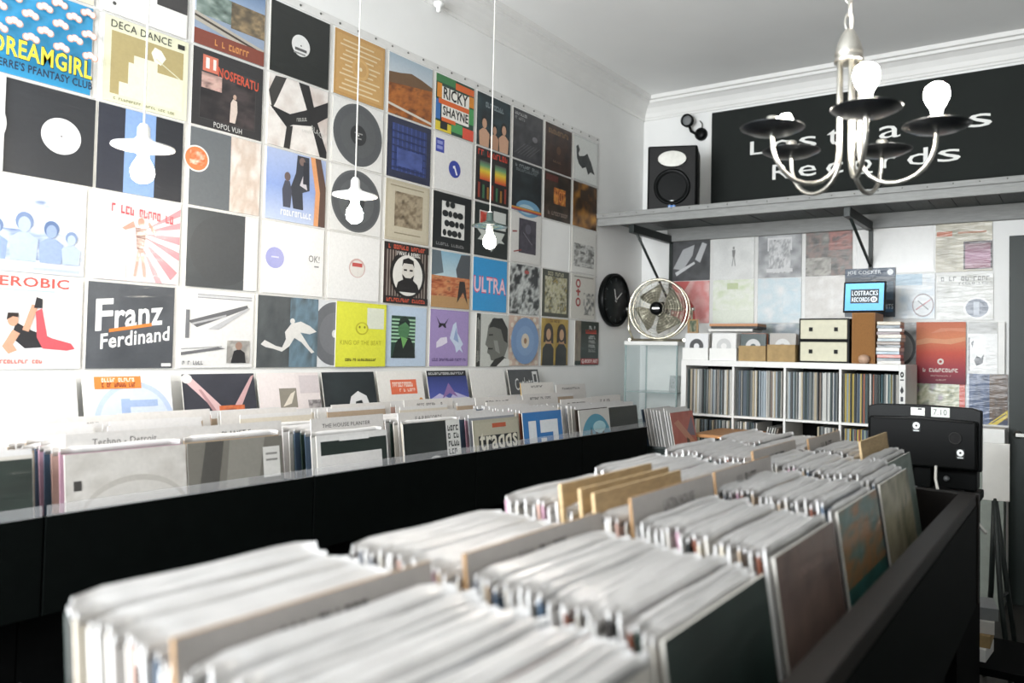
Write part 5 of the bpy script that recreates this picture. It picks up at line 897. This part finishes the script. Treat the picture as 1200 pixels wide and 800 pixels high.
for i in range(6): obj('knob', MB().lathe([(0, .022), (.007, .022), (.008, .0), (0, .0)], 12, 'z', (-.075+.03*i, -.02, .0405)), M_GREY, mx)
tag(obj('folded_leaflet', MB().box(-.04, .04, -.03, .03, 0, .012), M_WHITE, loc=(2.70, 2.48, 1.031), rot=(0, 0, .4), bevel=.001), 'folded pale leaflet on the counter corner beneath the cable', 'leaflet')
tag(obj('cassette_box', MB().box(-.05, .05, -.035, .035, 0, .03), M_GREY, loc=(2.69, 2.60, 1.031), rot=(0, 0, -.2), bevel=.002), 'small grey box beside the monitor foot', 'box')

# ------------------------------------------------------------------ crate at the end of the wall bins
cr = thing('plastic_crate', 'dark green plastic crate of records at the end of the wall bins', 'crate', (.80, 4.09, .80), (0, 0, 0))
cm = MB()
for bx in ((-.21, .21, -.19, .19, 0, .006), (.20, .21, -.19, .19, .006, .15), (-.21, -.20, -.19, .19, .006, .15), (-.20, .20, -.19, -.18, .006, .15), (-.20, .20, .18, .19, .006, .15)): cm.box(*bx)
obj('crate_body', cm, M_CRATE, cr, bevel=.002)
obj('crate_rim', MB().tube([(-.21, -.19, .15), (.21, -.19, .15), (.21, .19, .15), (-.21, .19, .15)], .008, 6, True), M_CRATE, cr)
st = thing('low_stand', 'black stand under the green crate', 'stand', (.80, 4.09, 0)); obj('stand_top', MB().box(-.25, .25, -.21, .21, .775, .7995), M_BLACKIN, st)
for sx in (-1, 1):
    for sy in (-1, 1): obj('leg', MB().box(sx*.22-.02, sx*.22+.02, sy*.18-.02, sy*.18+.02, 0, .775), M_BLACKIN, st)
rm = art_mesh('front_record', '#b0584a', [N(0, 0, 1, 1, 511, ['#a04c40', '#c0685a', '#b0584a'], 3), PG([(.55, .55), (.9, .9), (.95, .5)], '#7a6a78'), PG([(.1, .8), (.3, .85), (.98, .35), (.9, .2)], '#c98a70'), PG([(.5, .2), (.55, .5), (.66, .45), (.7, .3), (.6, .1)], '#5c3c34'), PG([(.78, .0), (.82, .3), (.98, .25), (1, 0)], '#b9aab0')], th=.004).mesh('front_record'); rm.materials.append(M_WRINKLE)
o = sleeve(.945, 3.945, 1.168, .2, 'red front record with an abstract figure in the green crate', 'records in the green crate', name='front_record', me=rm, lip=False); o.rotation_euler.rotate_axis('Y', .0)
for k in range(9): sleeve(.93-.022*k, 3.935+RND.uniform(-.01, .01), 1.185+RND.uniform(-.008, .008), .2, 'record leaning behind the red one in the green crate', 'records leaning in the green crate', k=RND.choice((0, 8, 12, 2, 6)), lip=False)
# low table with turntable lid beyond the crate
tb = thing('side_table', 'low table with an orange pine top between crate and cube shelf', 'table', (1.08, 4.56, 0))
obj('table_top', MB().box(-.16, .16, -.25, .25, .985, 1.005), M_ORANGEWOOD, tb, bevel=.003)
for sx in (-1, 1):
    for sy in (-1, 1): obj('leg', MB().box(sx*.14-.015, sx*.14+.015, sy*.24-.015, sy*.24+.015, 0, .985), M_BLACKIN, tb)

# ------------------------------------------------------------------ right-hand side, dim corner
wsn = thing('easel_stand', 'black folding stand holding a white board beside the green door', 'stand', (2.70, 3.75, 0))
obj('board', MB().box(-.05, .06, -.01, .01, .87, 1.13), M_WHITE, wsn, rot=(0, 0, .15), bevel=.002)
for path in ([(0, 0, .88), (.03, -.06, .45), (.09, -.14, .0)], [(0, 0, .88), (-.02, .08, .45), (-.06, .2, .0)], [(0, .01, .88), (.05, .06, .45), (.10, .14, .0)]): obj('leg', MB().tube(path, .012, 8), M_BRACK, wsn)
obj('brace', MB().tube([(.03, -.06, .45), (.05, .06, .45)], .007, 6), M_BRACK, wsn)
pb = thing('panel_box', 'white cardboard carton standing against the back wall by the green door', 'box', (2.53, 5.18, 0))
obj('carton', MB().box(-.12, .11, -.10, .10, .90, 1.09), M_WHITE, pb, bevel=.002); obj('carton_base', MB().box(-.115, .105, -.09, .09, 0, .90), mat('greenish_grey_board', '#8a9088', .7), pb, bevel=.002)
for k in range(4):
    o = obj('book', MB().box(-.12, .12, -.08, .08, 0, .05), (M_WHITE, M_KRAFT, M_CARD, M_GREY)[k], loc=(2.60+.006*k, 3.35+.01*k, .30+k*.0505), rot=(0, 0, .1*k-.1), bevel=.002)
    tag(o, ('white book lowest in the low pile behind the central bin', 'brown book second in the low pile behind the central bin', 'pale book third in the low pile behind the central bin', 'grey book on top of the low pile behind the central bin')[k], 'book', 'low pile of books')
lb = thing('low_bench', 'dark low bench under the pile of books', 'bench', (2.66, 3.4, 0)); obj('seat_board', MB().box(-.2, .2, -.2, .2, .27, .2995), M_BLACKIN, lb)
for sx in (-1, 1):
    for sy in (-1, 1): obj('leg', MB().box(sx*.17-.015, sx*.17+.015, sy*.17-.015, sy*.17+.015, 0, .27), M_BLACKIN, lb)
